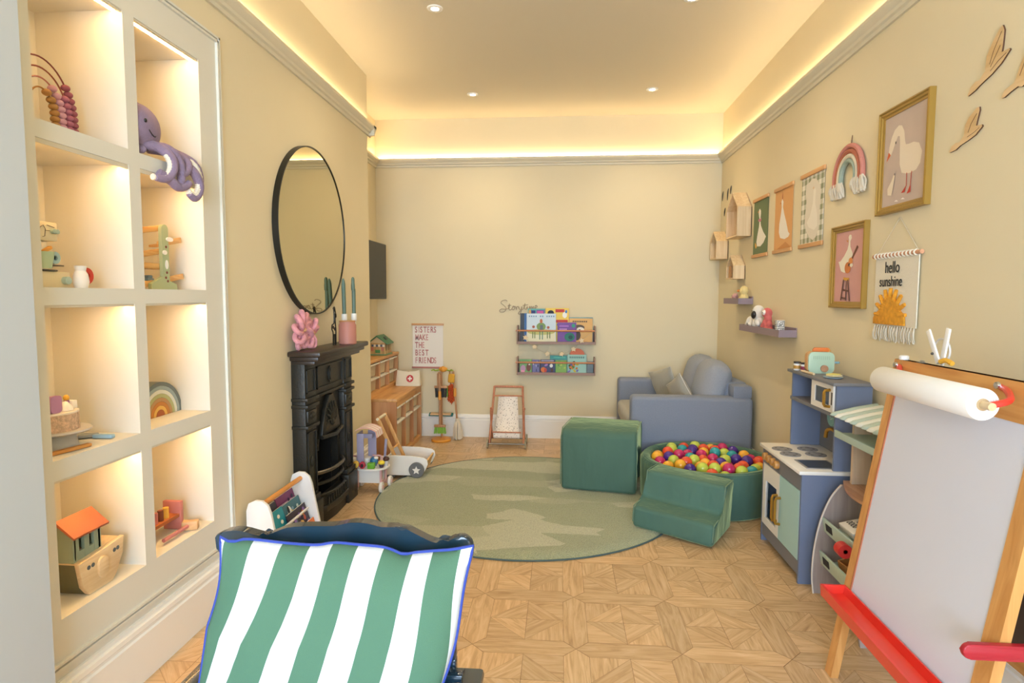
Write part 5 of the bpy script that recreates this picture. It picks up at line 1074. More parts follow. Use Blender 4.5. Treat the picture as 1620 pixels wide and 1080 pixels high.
house('smallest house-shaped wooden shelf above the plush toys', 4.47, 4.66, 1.36, 1.535, .085, PWD, True)
for (y, z, h, w) in ((4.893, 2.062, .03, 'nearest the camera'), (4.975, 2.04, .045, 'tallest, in the middle'), (5.125, 2.05, .038, 'farthest, at the same height as the tallest'), (5.05, 1.912, .032, 'lowest, below the other three')):
    g = G(); P = smooth_path([(XW-.005, y-.012, z+h), (XW-.007, y-.002, z+h*.2), (XW-.005, y+.012, z-h), ], 5); g.tube(P, [.0015+.0032*math.sin(PI*k/(len(P)-1)) for k in range(len(P))], 6)
    one('bird_hook', g, mat('#4A4438', .5), 'small dark wooden bird near the corner, '+w, 'wall decoration', loc=(XW, y, z))
def WF(y1, z0): # u runs towards the camera, v up
    return lambda w, h: (lambda u, v, d: (XW-.004-d, y1-u*w, z0+v*h))
def hanging(label, y0, y1, z0, z1, sheet, items, rail='x', d=.004):
    t = thing('hanging_print', label, 'poster', (XW, (y0+y1)/2, z0), 0, 'rail-hung goose prints')
    obj('sheet', G().box(XW-d, XW-d+.0015, y0+.008, y1-.008, z0+.01, z1-.01), sheet, t)
    HR2 = wood('#C8925A', '#DBA870', .5, 'y', 2)
    obj('top_rail', G().box(XW-.013, XW-.001, y0, y1, z1-.022, z1, .002), HR2, t); obj('bottom_rail', G().box(XW-.013, XW-.001, y0, y1, z0, z0+.022, .002), HR2, t)
    g = G(); art(g, lambda u, v, dd: (XW-d-dd, u, v), items, 0, .0003); obj('goose_picture', g, None, t)
    return t
def O(pts): return [(a, b) for a, b in pts]
gd = [(4.196, 1.811), (4.180, 1.815), (4.160, 1.800), (4.158, 1.780), (4.167, 1.741), (4.150, 1.70), (4.10, 1.655), (4.046, 1.620), (4.09, 1.585), (4.15, 1.565), (4.218, 1.57), (4.235, 1.60), (4.215, 1.651), (4.190, 1.70), (4.182, 1.743), (4.205, 1.785)]
hanging('green print of a white goose, farthest of the three rail-hung prints', 4.01, 4.31, 1.495, 1.89, mat('#6E7C56', .8), [('#EFE8DA', gd), ('#E0903C', O([(4.225, 1.797), (4.203, 1.805), (4.203, 1.790)])), ('#C8788A', O([(4.205, 1.745), (4.185, 1.752), (4.165, 1.745), (4.15, 1.757), (4.145, 1.735), (4.17, 1.728), (4.21, 1.735)])), ('#D8A54A', O([(4.26, 1.60), (4.235, 1.585), (4.215, 1.57), (4.24, 1.555), (4.262, 1.575)]))])
go = [(3.790, 1.800), (3.775, 1.815), (3.755, 1.795), (3.760, 1.765), (3.735, 1.72), (3.70, 1.67), (3.665, 1.61), (3.64, 1.595), (3.66, 1.58), (3.72, 1.572), (3.79, 1.585), (3.815, 1.62), (3.812, 1.67), (3.79, 1.73), (3.782, 1.765)]
hanging('orange print of a tall white goose, middle of the three rail-hung prints', 3.60, 3.90, 1.495, 1.89, mat('#DDA66A', .8), [('#EFE8DC', go), ('#C9803A', O([(3.815, 1.792), (3.79, 1.80), (3.79, 1.785)])), ('#B0553A', O([(3.776, 1.815), (3.770, 1.86), (3.764, 1.815)])), ('#C98A4A', O([(3.84, 1.50+.02), (3.70, 1.555), (3.62, 1.52)]))])
def gingham():
    m = mat('#E8E2D2', .8).copy(); nt = m.node_tree; b = nt.nodes['Principled BSDF']; tc = nt.nodes.new('ShaderNodeTexCoord'); sp = nt.nodes.new('ShaderNodeSeparateXYZ'); nt.links.new(tc.outputs['Object'], sp.inputs[0]); s = []
    for k in (1, 2):
        a = nt.nodes.new('ShaderNodeMath'); a.operation = 'FLOORED_MODULO'; a.inputs[1].default_value = .052; nt.links.new(sp.outputs[k], a.inputs[0])
        c = nt.nodes.new('ShaderNodeMath'); c.operation = 'GREATER_THAN'; c.inputs[1].default_value = .026; nt.links.new(a.outputs[0], c.inputs[0]); s.append(c)
    ad = nt.nodes.new('ShaderNodeMath'); ad.operation = 'ADD'; nt.links.new(s[0].outputs[0], ad.inputs[0]); nt.links.new(s[1].outputs[0], ad.inputs[1])
    ml = nt.nodes.new('ShaderNodeMath'); ml.operation = 'MULTIPLY'; ml.inputs[1].default_value = .5; nt.links.new(ad.outputs[0], ml.inputs[0])
    mx = nt.nodes.new('ShaderNodeMix'); mx.data_type = 'RGBA'; nt.links.new(ml.outputs[0], mx.inputs[0]); mx.inputs['A'].default_value = lin('#E8E2D2'); mx.inputs['B'].default_value = lin('#8D9070'); nt.links.new(mx.outputs['Result'], b.inputs['Base Color']); return m
gc = [(3.348, 1.853), (3.30, 1.845), (3.246, 1.802), (3.235, 1.75), (3.245, 1.68), (3.235, 1.633), (3.25, 1.58), (3.279, 1.541), (3.32, 1.53), (3.36, 1.549), (3.40, 1.58), (3.430, 1.623), (3.425, 1.68), (3.412, 1.739), (3.43, 1.79), (3.42, 1.835), (3.38, 1.84)]
hanging('checked gingham print of a pale goose, nearest of the three rail-hung prints', 3.19, 3.49, 1.495, 1.893, gingham(), [('#DCD3C2', gc), ('#E9E1D2', O([(3.31, 1.80), (3.295, 1.785), (3.30, 1.72), (3.27, 1.66), (3.262, 1.60), (3.30, 1.58), (3.37, 1.60), (3.40, 1.63), (3.36, 1.66), (3.33, 1.72), (3.325, 1.79)])), ('#D9B58A', O([(3.34, 1.80), (3.32, 1.81), (3.32, 1.795)]))])
# framed pictures
def framed(label, y0, y1, z0, z1, bgc, items, name='framed_picture'):
    t = thing(name, label, 'picture', (XW, (y0+y1)/2, z0), 0, 'gold framed goose pictures'); GF = mat('#A5823A', .4, .25, spec=.5); W3 = .030
    g = G(); prof = [(0, 0), (0, .022), (.006, .024), (.010, .019), (.018, .019), (.022, .014), (W3, .012), (W3, 0)]
    for (ya, yb, za, zb) in ((y0, y1, z1, z1), (y0, y1, z0, z0)):
        pass
    def loop(off, dep): return [(XW-dep, y0+off, z0+off), (XW-dep, y1-off, z0+off), (XW-dep, y1-off, z1-off), (XW-dep, y0+off, z1-off)]
    L = [[g.bm.verts.new(p) for p in loop(o_, d_+.0005)] for o_, d_ in prof]
    for a, b in zip(L, L[1:]):
        for k in range(4): g.bm.faces.new((a[k], a[(k+1) % 4], b[(k+1) % 4], b[k]))
    obj('frame', g, GF, t, smooth=20)
    obj('print', G().box(XW-.009, XW-.002, y0+W3-.002, y1-W3+.002, z0+W3-.002, z1-W3+.002), mat(bgc, .5, var=.05, vscale=8), t)
    g = G(); art(g, lambda u, v, dd: (XW-.009-dd, u, v), items, 0, .0003); obj('goose_painting', g, None, t)
    return t
big = [(2.527, 1.901), (2.505, 1.895), (2.487, 1.87), (2.478, 1.83), (2.472, 1.815), (2.45, 1.812), (2.419, 1.812), (2.385, 1.80), (2.363, 1.765), (2.372, 1.725), (2.395, 1.705), (2.43, 1.700), (2.461, 1.703), (2.492, 1.712), (2.508, 1.746), (2.512, 1.80), (2.514, 1.84), (2.518, 1.858), (2.530, 1.860), (2.545, 1.84), (2.560, 1.815), (2.575, 1.795), (2.592, 1.805), (2.590, 1.83), (2.575, 1.865), (2.555, 1.89)]
framed('large gold framed painting of a goose bending over a gosling', 2.31, 2.655, 1.565, 1.978, '#C3AFA2',
       [('#E8D8C0', big), ('#D9622E', O([(2.592, 1.812), (2.576, 1.797), (2.606, 1.775)])), ('#2E2620', ell(2.542, 1.838, .004, .006, 8)),
        ('#C8402E', O([(2.457, 1.705), (2.453, 1.705), (2.451, 1.655), (2.455, 1.655)])), ('#C8402E', O([(2.424, 1.705), (2.420, 1.705), (2.424, 1.655), (2.428, 1.655)])),
        ('#C8402E', O([(2.450, 1.660), (2.486, 1.633), (2.462, 1.633)])), ('#C8402E', O([(2.423, 1.660), (2.446, 1.624), (2.422, 1.628)])),
        ('#E8D8C0', O([(2.545, 1.712), (2.534, 1.712), (2.545, 1.66), (2.555, 1.635), (2.582, 1.640), (2.586, 1.665), (2.56, 1.69)])), ('#8A7C78', ell(2.537, 1.715, .004, .005, 8)),
        ('#EFE8E0', O([(2.53, 1.607), (2.515, 1.612), (2.50, 1.604)])), ('#EFE8E0', O([(2.485, 1.609), (2.468, 1.614), (2.455, 1.606)]))])
sm_ = [(2.904, 1.505), (2.893, 1.515), (2.876, 1.512), (2.872, 1.498), (2.885, 1.485), (2.882, 1.46), (2.860, 1.43), (2.852, 1.40), (2.86, 1.37), (2.89, 1.352), (2.93, 1.343), (2.965, 1.352), (2.98, 1.375), (2.994, 1.397), (2.975, 1.398), (2.94, 1.42), (2.91, 1.448), (2.900, 1.47), (2.898, 1.49)]
framed('smaller gold framed pink picture of a goose playing guitar over a stool', 2.73, 3.055, 1.180, 1.562, '#CF9A94',
       [('#EDE3CE', sm_), ('#C98A3A', O([(2.925, 1.492), (2.906, 1.490), (2.906, 1.480)])), ('#7A4A36', O([(2.818, 1.462), (2.805, 1.452), (2.872, 1.385), (2.882, 1.392)])), ('#C9773E', ell(2.898, 1.365, .030, .026, 16)), ('#D98A4A', ell(2.872, 1.393, .020, .017, 14)), ('#5A3226', ell(2.885, 1.378, .008, .008, 10)), ('#EDE3CE', ell(2.862, 1.375, .016, .008, 10)),
        ('#D8A03A', O([(2.935, 1.322), (2.875, 1.318), (2.88, 1.305), (2.93, 1.308)])), ('#6A4238', O([(2.935, 1.312), (2.925, 1.312), (2.945, 1.215), (2.957, 1.217)])), ('#6A4238', O([(2.895, 1.31), (2.885, 1.31), (2.860, 1.213), (2.870, 1.212)])), ('#6A4238', O([(2.905, 1.305), (2.898, 1.305), (2.897, 1.214), (2.907, 1.214)])),
        ('#6A4238', O([(2.94, 1.270), (2.877, 1.262), (2.878, 1.254), (2.94, 1.262)])), ('#6A4238', O([(2.948, 1.232), (2.90, 1.228), (2.90, 1.221), (2.948, 1.224)]))])
# rope rainbow
t = thing('rope_rainbow', 'rope rainbow wall hanging with cream tassels between prints and frames', 'wall hanging', (XW, 2.92, 1.74))
ROPE = lambda h: mat(h, .9, bump=1, scale=180)
zc_ = 1.78; yc_ = 2.925
for r_, c_ in ((.135, '#C88274'), (.112, '#B4694E'), (.091, '#DDCFB4'), (.071, '#9DAA9A')):
    P = [(XW-.014, yc_+r_, zc_-.03)]+[(XW-.014, yc_+r_*math.cos(a), zc_+r_*1.02*math.sin(a)) for a in [PI*k/20 for k in range(21)]]+[(XW-.014, yc_-r_, zc_-.03)]
    obj('rope_arch', G().tube(P, .0112, 10), ROPE(c_), t)
for s in (-1, 1):
    g = G(); r_ = random.Random(s+5)
    for k in range(34):
        u = r_.uniform(-1, 1); y = yc_+s*(.103+.042*u); yy = yc_+s*(.103+.058*u)
        g.tube(smooth_path([(XW-.010-r_.random()*.012, y, zc_-.016), (XW-.010-r_.random()*.018, yy+r_.uniform(-.005, .005), zc_-.045), (XW-.006-r_.random()*.016, yy+r_.uniform(-.006, .006), zc_-.078-r_.random()*.012)], 3), .0045, 5)
    o = obj('tassel', g, ROPE('#DDD2BE'), t); o['kind'] = 'stuff'
obj('hanging_loop', G().tube([(XW-.006, yc_-.004, zc_+.14), (XW-.003, yc_-.002, zc_+.185), (XW-.006, yc_+.004, zc_+.14)], .002, 6), ROPE('#8A6A50'), t)
# hello sunshine
t = thing('sunshine_banner', 'cream woven hello sunshine banner with tufted yellow sun and fringe', 'wall hanging', (XW, 2.5, 1.06))
ya, yb, za, zb = 2.345, 2.648, 1.115, 1.392
obj('cloth', G().box(XW-.010, XW-.006, ya, yb, za, zb), mat('#E5DCC8', .9, bump=.6, scale=300), t)
obj('rod', G().tube([(XW-.011, ya-.018, zb+.006), (XW-.011, yb+.016, zb+.006)], .0085, 10), wood('#C48A66', '#D6A07C', .5, 'y', 2), t)
g = G()
for k in range(12): y = ya+.012+.0255*k; g.tube([(XW-.011+.010*math.cos(a), y+.004*math.sin(a/2), zb+.006+.010*math.sin(a)) for a in [2*PI*q/10 for q in range(11)]], .0032, 5)
obj('lacing', g, mat('#E5DCC8', .9), t)
obj('hanging_cord', G().tube([(XW-.010, ya+.006, zb+.012), (XW-.002, 2.50, 1.543), (XW-.010, yb-.006, zb+.012)], .0016, 5), mat('#C9BBA0', .8), t)
SUNM = mat('#E09A2A', .95, bump=1, scale=150, var=.15, vscale=60)
sc = (2.518, 1.152); g = G(); rad = .075
g.prism([(sc[0]-.108, za+.006), (sc[0]+.118, za+.006), (sc[0]+.118, za+.03)]+[(sc[0]+(rad+.03 if math.sin(a) < .25 else rad)*math.cos(a), sc[1]+rad*1.05*math.sin(a)) for a in [PI*(.04+.92*k/18) for k in range(19)]]+[(sc[0]-.108, za+.03)], 'x', XW-.020, XW-.0101, .003)
for v in g.bm.verts: v.co.x += NZ_.noise(v.co*90)*.002
obj('sun', g, SUNM, t)
for k in range(9):
    a = PI*(.03+.94*k/8); p0 = (XW-.014, sc[0]+(rad-.005)*math.cos(a), sc[1]+(rad-.005)*math.sin(a)); L_ = rad+.040; p1 = (XW-.014, sc[0]+L_*math.cos(a)*(.98 if k in (0, 8) else 1), sc[1]+L_*math.sin(a))
    obj('sun_ray', G().tube([p0, ((p0[0]+p1[0])/2, (p0[1]+p1[1])/2, (p0[2]+p1[2])/2), p1], [.009, .0085, .007], 8), SUNM, t)
g = G(); r_ = random.Random(3)
for k in range(16):
    y = ya+.012+(yb-ya-.024)*k/15
    for q in range(4): g.tube(smooth_path([(XW-.008, y, za+.004), (XW-.012+r_.uniform(-.003, .003), y+r_.uniform(-.006, .006), za-.03), (XW-.008+r_.uniform(-.004, .003), y+r_.uniform(-.009, .009), za-.05-r_.random()*.014)], 3), .0022, 4)
o = obj('fringe', g, mat('#D8CEBB', .9), t); o['kind'] = 'stuff'
INK = mat('#1E1C1C', .7)
text('hello', .066, INK, t, 'lettering', (XW-.0125, 2.572, 1.328), (0, -1, 0), (0, 0, 1), .0006, .82, 'LEFT', -.0001)
text('sunshine', .060, INK, t, 'lettering', (XW-.0125, 2.610, 1.274), (0, -1, 0), (0, 0, 1), .0006, .80, 'LEFT', -.0001)
# wooden geese
GW_ = wood('#D3AE78', '#E3C292', .55, 'y', 1.4); EDG = mat('#5A3820', .7)
def goose(poly, label, wing):
    pts = list(poly)
    cy_, cz_ = sum(a for a, b in poly)/len(poly), sum(b for a, b in poly)/len(poly)
    t = thing('wooden_goose', label, 'wall decoration', (XW, cy_, cz_), 0, 'flying wooden geese')
    obj('body', G().prism(pts, 'x', XW-.0065, XW-.001), GW_, t, smooth=20); obj('burnt_edge', G().prism([(a*1.0+(a-cy_)*.004, b+(b-cz_)*.004) for a, b in pts], 'x', XW-.0058, XW-.0008), EDG, t, smooth=20)
    for L in wing: obj('engraved_line', G().tube([(XW-.0067, a, b) for a, b in L], .0008, 4), EDG, t)
    return t
goose([(1.989, 2.047), (1.981, 2.030), (1.984, 1.985), (1.987, 1.967), (1.956, 1.967), (1.952, 1.962), (1.986, 1.935), (2.023, 1.917), (2.062, 1.905), (2.079, 1.899), (2.095, 1.892), (2.129, 1.884), (2.132, 1.887), (2.118, 1.908), (2.098, 1.919), (2.080, 1.917), (2.054, 1.936), (2.051, 1.98), (2.031, 2.008), (2.001, 2.041)], 'largest wooden flying goose at the top of the right wall', [[(1.99, 2.03), (2.02, 1.985), (2.035, 1.95)], [(1.992, 1.99), (2.015, 1.96), (2.03, 1.94)], [(1.965, 1.958), (2.0, 1.945), (2.03, 1.928)]])
goose([(2.072, 1.833), (2.070, 1.822), (2.080, 1.790), (2.083, 1.777), (2.056, 1.774), (2.053, 1.768), (2.083, 1.749), (2.118, 1.740), (2.155, 1.733), (2.177, 1.724), (2.208, 1.722), (2.212, 1.725), (2.198, 1.741), (2.179, 1.747), (2.159, 1.745), (2.138, 1.761), (2.134, 1.794), (2.117, 1.814), (2.083, 1.833)], 'smallest wooden flying goose, lowest of those on the right wall', [[(2.08, 1.815), (2.105, 1.79), (2.118, 1.765)], [(2.065, 1.767), (2.09, 1.758), (2.12, 1.752)]])
goose([(1.86, 1.960), (1.85, 1.93), (1.86, 1.895), (1.84, 1.880), (1.832, 1.872), (1.86, 1.846), (1.895, 1.836), (1.911, 1.842), (1.940, 1.835), (1.964, 1.827), (1.973, 1.828), (1.973, 1.834), (1.963, 1.848), (1.945, 1.853), (1.927, 1.857), (1.917, 1.873), (1.905, 1.90), (1.885, 1.935)], 'wooden flying goose at the right photo edge, its wings cut off by the frame', [[(1.87, 1.93), (1.89, 1.90), (1.905, 1.87)]])
# plush ledges
def tray(label, y0, y1, z0, z1):
    t = thing('toy_ledge', label, 'shelf', (XW-.05, (y0+y1)/2, z0), 0, 'lavender wall ledges'); x0, x1 = XW-.100, XW-.001; LV = mat('#8E7C84', .55)
    obj('base', G().box(x0, x1, y0, y1, z0, z0+.008), LV, t); obj('front', G().box(x0, x0+.007, y0, y1, z0+.008, z1), LV, t); obj('back', G().box(x1-.006, x1, y0, y1, z0+.008, z1+.012), LV, t)
    for y in (y0, y1-.007): obj('end', G().box(x0+.007, x1-.006, y, y+.007, z0+.008, z1), LV, t)
tray('small lavender ledge holding the yellow duck and pink pig', 4.275, 4.65, 1.180, 1.221); tray('long lavender ledge holding the parrot and white plush toys', 3.485, 4.235, 1.004, 1.045)
def plush(name, label, loc, blobs, c, parts, cat='soft toy', vox=.004):
    t = thing(name, label, cat, loc); g = G()
    for q in blobs: g.sph((loc[0]+q[0], loc[1]+q[1], loc[2]+q[2]), q[3], 14, q[4] if len(q) > 4 else None)
    o = obj('body', g, mat(c, .95, bump=.9, scale=260, sheen=.5), t); blobmod(o, vox, 3)
    for nm, c2, q in parts:
        g = G(); g.sph((loc[0]+q[0], loc[1]+q[1], loc[2]+q[2]), q[3], 12, q[4] if len(q) > 4 else None); obj(nm, g, mat(c2, .35 if nm in ('eye', 'beak', 'nose') else .9), t)
zl = 1.189
plush('plush_pig', 'pink curly plush pig lying on the small ledge left of the duck', (1.278, 4.53, zl), [(0, .0, .026, (.03, .05, .026)), (-.012, -.035, .045, (.022, .022, .020)), (-.01, -.06, .056, (.008, .010, .018), (.5, 0, 0)), (-.02, .03, .012, (.012, .012, .012)), (.012, .03, .012, (.012, .012, .012)), (-.02, -.025, .012, (.012, .012, .012)), (-.006, .0, .055, (.012, .012, .016), (-.5, 0, 0))], '#DDA9A0', [('eye', '#201815', (-.033, -.030, .050, .0025)), ('nose', '#CE8C86', (-.034, -.04, .042, (.004, .008, .006)))])
plush('plush_duck', 'pale yellow plush duck with orange beak sitting on the small ledge', (1.285, 4.345, zl), [(0, 0, .034, (.030, .040, .034)), (-.002, -.0, .085, (.030, .034, .034)), (-.018, .018, .03, (.014, .028, .020)), (-.02, -.028, .018, (.014, .016, .014)), (-.02, .035, .014, (.012, .018, .012))], '#E8D08F', [('beak', '#DD8434', (-.031, .022, .084, (.014, .012, .008))), ('eye', '#201815', (-.0315, .004, .094, .003))])
zl = 1.0125
plush('plush_lamb', 'small white plush animal bending down at the far end of the long ledge', (1.278, 4.14, zl), [(0, .045, .032, (.030, .034, .032)), (-.004, 0, .052, (.032, .034, .038)), (-.02, -.035, .035, (.016, .02, .016)), (-.02, -.04, .014, (.013, .016, .013)), (.015, -.04, .014, (.013, .016, .013))], '#E9E4DB', [('eye', '#201815', (-.0365, -.032, .042, .003)), ('nose', '#6A4A44', (-.037, -.043, .033, .004))])
plush('plush_parrot', 'white plush bird with a big black beak hugging the pink one', (1.275, 3.975, zl), [(0, .01, .05, (.032, .040, .05)), (-.003, .012, .120, (.038, .046, .046)), (-.022, -.035, .055, (.016, .034, .020), (.5, 0, 0)), (-.022, .02, .045, (.016, .022, .032))], '#EDE7DC', [('beak', '#221E1C', (-.038, -.006, .104, (.016, .020, .026), (.3, 0, 0))), ('eye', '#201815', (-.0395, .022, .128, .0035))])
plush('plush_flamingo', 'coral pink plush bird with a white eye patch on the long ledge', (1.278, 3.835, zl), [(0, 0, .048, (.030, .036, .048)), (-.002, -.002, .118, (.030, .034, .034)), (-.004, -.035, .022, (.026, .040, .022)), (-.018, .018, .03, (.016, .024, .030)), (0, -.018, .085, (.022, .022, .03)), (-.004, -.050, .050, (.018, .022, .022))], '#D36A66', [('eye_patch', '#EFE6DA', (-.022, -.012, .122, (.014, .015, .017))), ('eye', '#201815', (-.0350, -.016, .121, .0035))])
for k, (lab, h) in enumerate((('lower black and white picture block on the long ledge', 0), ('upper black and white picture block stacked on the long ledge', .0422))):
    t = thing('picture_block', lab, 'block', (1.27, 3.60, zl+h), 0, 'black and white picture blocks'); s = .021; c0 = (1.27, 3.60, zl+h+s)
    obj('cube', G().box(c0[0]-s, c0[0]+s, c0[1]-s, c0[1]+s, c0[2]-s, c0[2]+s, .002), mat('#ECE7DC', .6), t)
    for fn in (lambda u, v, d: (c0[0]-s-d, c0[1]+u, c0[2]+v), lambda u, v, d: (c0[0]+u, c0[1]-s-d, c0[2]+v)):
        g = G(); K = mat('#24211E', .6)
        for x0, x1, y0, y1 in ((-.018, .018, .015, .018), (-.018, .018, -.018, -.015), (-.018, -.015, -.015, .015), (.015, .018, -.015, .015)): art(g, fn, [(K, R(x0, x1, y0, y1))])
        art(g, fn, [(K, ell(.0, .0, .009, .010, 12)), ('#ECE7DC', ell(.0, .001, .005, .006, 10)), (K, ell(-.008, -.010, .004, .003, 8)), (K, ell(.009, .010, .003, .003, 8))], .0002); obj('picture', g, None, t)

# ================================================================ play kitchen
NB = mat('#6E7993', .55, bump=.1, scale=300); KG = mat('#77777C', .6); KW = mat('#E9E4DC', .45); KM = mat('#A9CDCB', .5); GOLD = mat('#B98E3E', .3, .8)
KX0, KX1, KY0, KY1, KZ = 1.031, 1.302, 2.598, 3.085, .480
t = thing('play_kitchen', 'blue wooden play kitchen with hob, oven and microwave on the right wall', 'toy kitchen', (1.18, 2.84, 0))
for y0, y1 in ((KY0, KY0+.014), (KY1-.014, KY1)):
    obj('side_panel', G().prism([(KX0, 0), (KX0+.05, 0), (KX0+.05, .0), (KX1, 0), (KX1, KZ), (KX0, KZ)], 'y', y0, y1), NB, t)
    obj('upper_side', G().box(1.158, KX1, y0, y1, .4965, .860), NB, t)
obj('worktop', G().box(1.016, KX1, KY0-.012, KY1+.012, KZ, .496, .002), KW, t)
obj('control_strip', G().box(KX0, KX0+.012, KY0+.014, KY1-.014, .405, KZ), KG, t)
obj('plinth', G().box(KX0+.001, KX0+.013, KY0+.014, KY1-.014, .035, .095), KG, t)
obj('cabinet_bottom', G().box(KX0+.014, KX1-.006, KY0+.014, KY1-.014, .095, .105), NB, t); obj('back_panel', G().box(KX1-.006, KX1, KY0+.014, KY1-.014, .04, KZ), NB, t)
ym = 2.848
d_ = obj('oven_door', G().box(KX0-.001, KX0+.011, ym+.002, 2.884, .098, .402).box(KX0-.001, KX0+.011, 3.030, KY1-.015, .098, .402).box(KX0-.001, KX0+.011, 2.884, 3.030, .098, .135).box(KX0-.001, KX0+.011, 2.884, 3.030, .322, .402), KW, t)
gm = bpy.data.materials.new('clear_plastic'); gm.use_nodes = True; b_ = gm.node_tree.nodes['Principled BSDF']; b_.inputs['Transmission Weight'].default_value = 1; b_.inputs['Roughness'].default_value = .03; b_.inputs['IOR'].default_value = 1.1; b_.inputs['Base Color'].default_value = (.9, .95, 1, 1)
obj('oven_window', G().box(KX0+.004, KX0+.006, 2.884, 3.030, .135, .322), gm, d_)
m_ = obj('cupboard_door', G().box(KX0-.001, KX0+.011, KY0+.015, ym-.002, .098, .402), KM, t)
for p_, y in ((d_, 2.868), (m_, 2.826)):
    obj('handle', G().tube([(KX0-.002, y, .175), (KX0-.022, y, .178), (KX0-.026, y, .19), (KX0-.026, y, .285), (KX0-.022, y, .297), (KX0-.002, y, .30)], .0065, 8), GOLD, p_)
obj('oven_shelf', G().box(KX0+.02, KX1-.01, ym, KY1-.016, .20, .205), mat('#8A8A88', .4, .5), t)
for y in (2.875, 2.925, 2.975, 3.03): obj('knob', G().lathe([(.001, 0), (.019, 0), (.019, -.014), (.015, -.020), (.001, -.020)], (KX0, y, .443), 20, 'x'), wood('#B07A3A', '#C9924E', .4, 'z', 2), t)
for x, y in ((1.078, 2.965), (1.082, 2.868), (1.200, 2.972), (1.198, 2.872)):
    h_ = obj('hob_ring', G().lathe([(.001, .496), (.046, .496), (.046, .4985), (.001, .4985)], (x, y, 0), 32), mat('#8A8B90', .5), t)
    g = G()
    for k in range(5): a = 2*PI*k/5; g.prism(ell(x+.028*math.cos(a), y+.028*math.sin(a), .005, .009, 8, rot=a), 'z', .4985, .4992)
    obj('burner_marks', g, mat('#55565A', .5), h_)
sk = obj('sink', G().box(1.062, 1.205, 2.628, 2.770, .496, .4988, .001), mat('#9A9BA0', .4, .4), t); obj('basin', G().box(1.072, 1.195, 2.638, 2.760, .4988, .4993), mat('#4A5468', .35, .3), sk)
obj('tap', G().tube(smooth_path([(1.262, 2.80, .497), (1.262, 2.80, .56), (1.262, 2.808, .602), (1.258, 2.845, .622), (1.25, 2.885, .610), (1.248, 2.895, .575)], 6), .0085, 10), GOLD, t)
obj('tap_base', G().box(1.245, 1.28, 2.775, 2.815, .4965, .515, .003), GOLD, t); obj('tap_lever', G().sph((1.255, 2.79, .528), (.014, .012, .006)), mat('#B9323E', .4), t)
def dots():
    m = mat('#6F7073', .6).copy(); nt = m.node_tree; b = nt.nodes['Principled BSDF']; tc = nt.nodes.new('ShaderNodeTexCoord'); v = nt.nodes.new('ShaderNodeTexVoronoi'); v.inputs['Scale'].default_value = 24; v.inputs['Randomness'].default_value = .35; nt.links.new(tc.outputs['Object'], v.inputs[0])
    r = nt.nodes.new('ShaderNodeValToRGB'); r.color_ramp.interpolation = 'CONSTANT'; r.color_ramp.elements[0].color = (.85, .85, .82, 1); r.color_ramp.elements[1].position = .2; r.color_ramp.elements[1].color = lin('#6F7073'); nt.links.new(v.outputs['Distance'], r.inputs[0]); nt.links.new(r.outputs[0], b.inputs['Base Color']); return m
obj('splashback', G().box(KX1-.006, KX1, KY0+.014, KY1-.014, .4965, .725), dots(), t)
c_ = obj('clock', G().lathe([(.001, -.008), (.040, -.008), (.042, -.004), (.042, 0), (.001, 0)], (KX1-.006, 2.94, .66), 36, 'x'), mat('#8FC0B8', .5), t)
obj('clock_hands', G().obox((KX1-.0155, 2.94, .672), (.001, .004, .03), (.2, 0, 0)).obox((KX1-.0155, 2.93, .655), (.001, .004, .022), (1.2, 0, 0)), WT, c_)
obj('middle_shelf', G().box(1.152, KX1, KY0+.0, KY1-.0, .725, .740), KG, t); obj('top_board', G().box(1.138, KX1, KY0-.014, KY1+.014, .860, .874, .002), KG, t)
obj('shelf_back', G().box(KX1-.006, KX1, KY0+.014, KY1-.014, .740, .860), NB, t); obj('shelf_divider', G().box(1.162, KX1-.006, 2.832, 2.842, .740, .860), KW, t)
mw = obj('microwave_door', G().box(1.150, 1.160, KY0+.014, 2.650, .742, .858).box(1.150, 1.160, 2.795, 2.832, .742, .858).box(1.150, 1.160, 2.650, 2.795, .742, .768).box(1.150, 1.160, 2.650, 2.795, .838, .858), KW, t)
obj('window', G().box(1.154, 1.156, 2.650, 2.795, .768, .838), mat('#3D4A5E', .12), mw)
obj('handle', G().tube([(1.149, 2.638, .765), (1.128, 2.638, .768), (1.124, 2.638, .776), (1.124, 2.638, .826), (1.128, 2.638, .834), (1.149, 2.638, .837)], .0065, 8), GOLD, mw)
obj('button_strip', G().box(1.1488, 1.150, 2.618, 2.628, .775, .828), mat('#4A4038', .6), mw)
one('picture_book', G().box(1.185, 1.290, 2.846, 2.858, .7405, .84, .001), mat('#B8283A', .5), 'thin red book standing beside the toy microwave', 'book', loc=(1.24, 2.852, .7405))
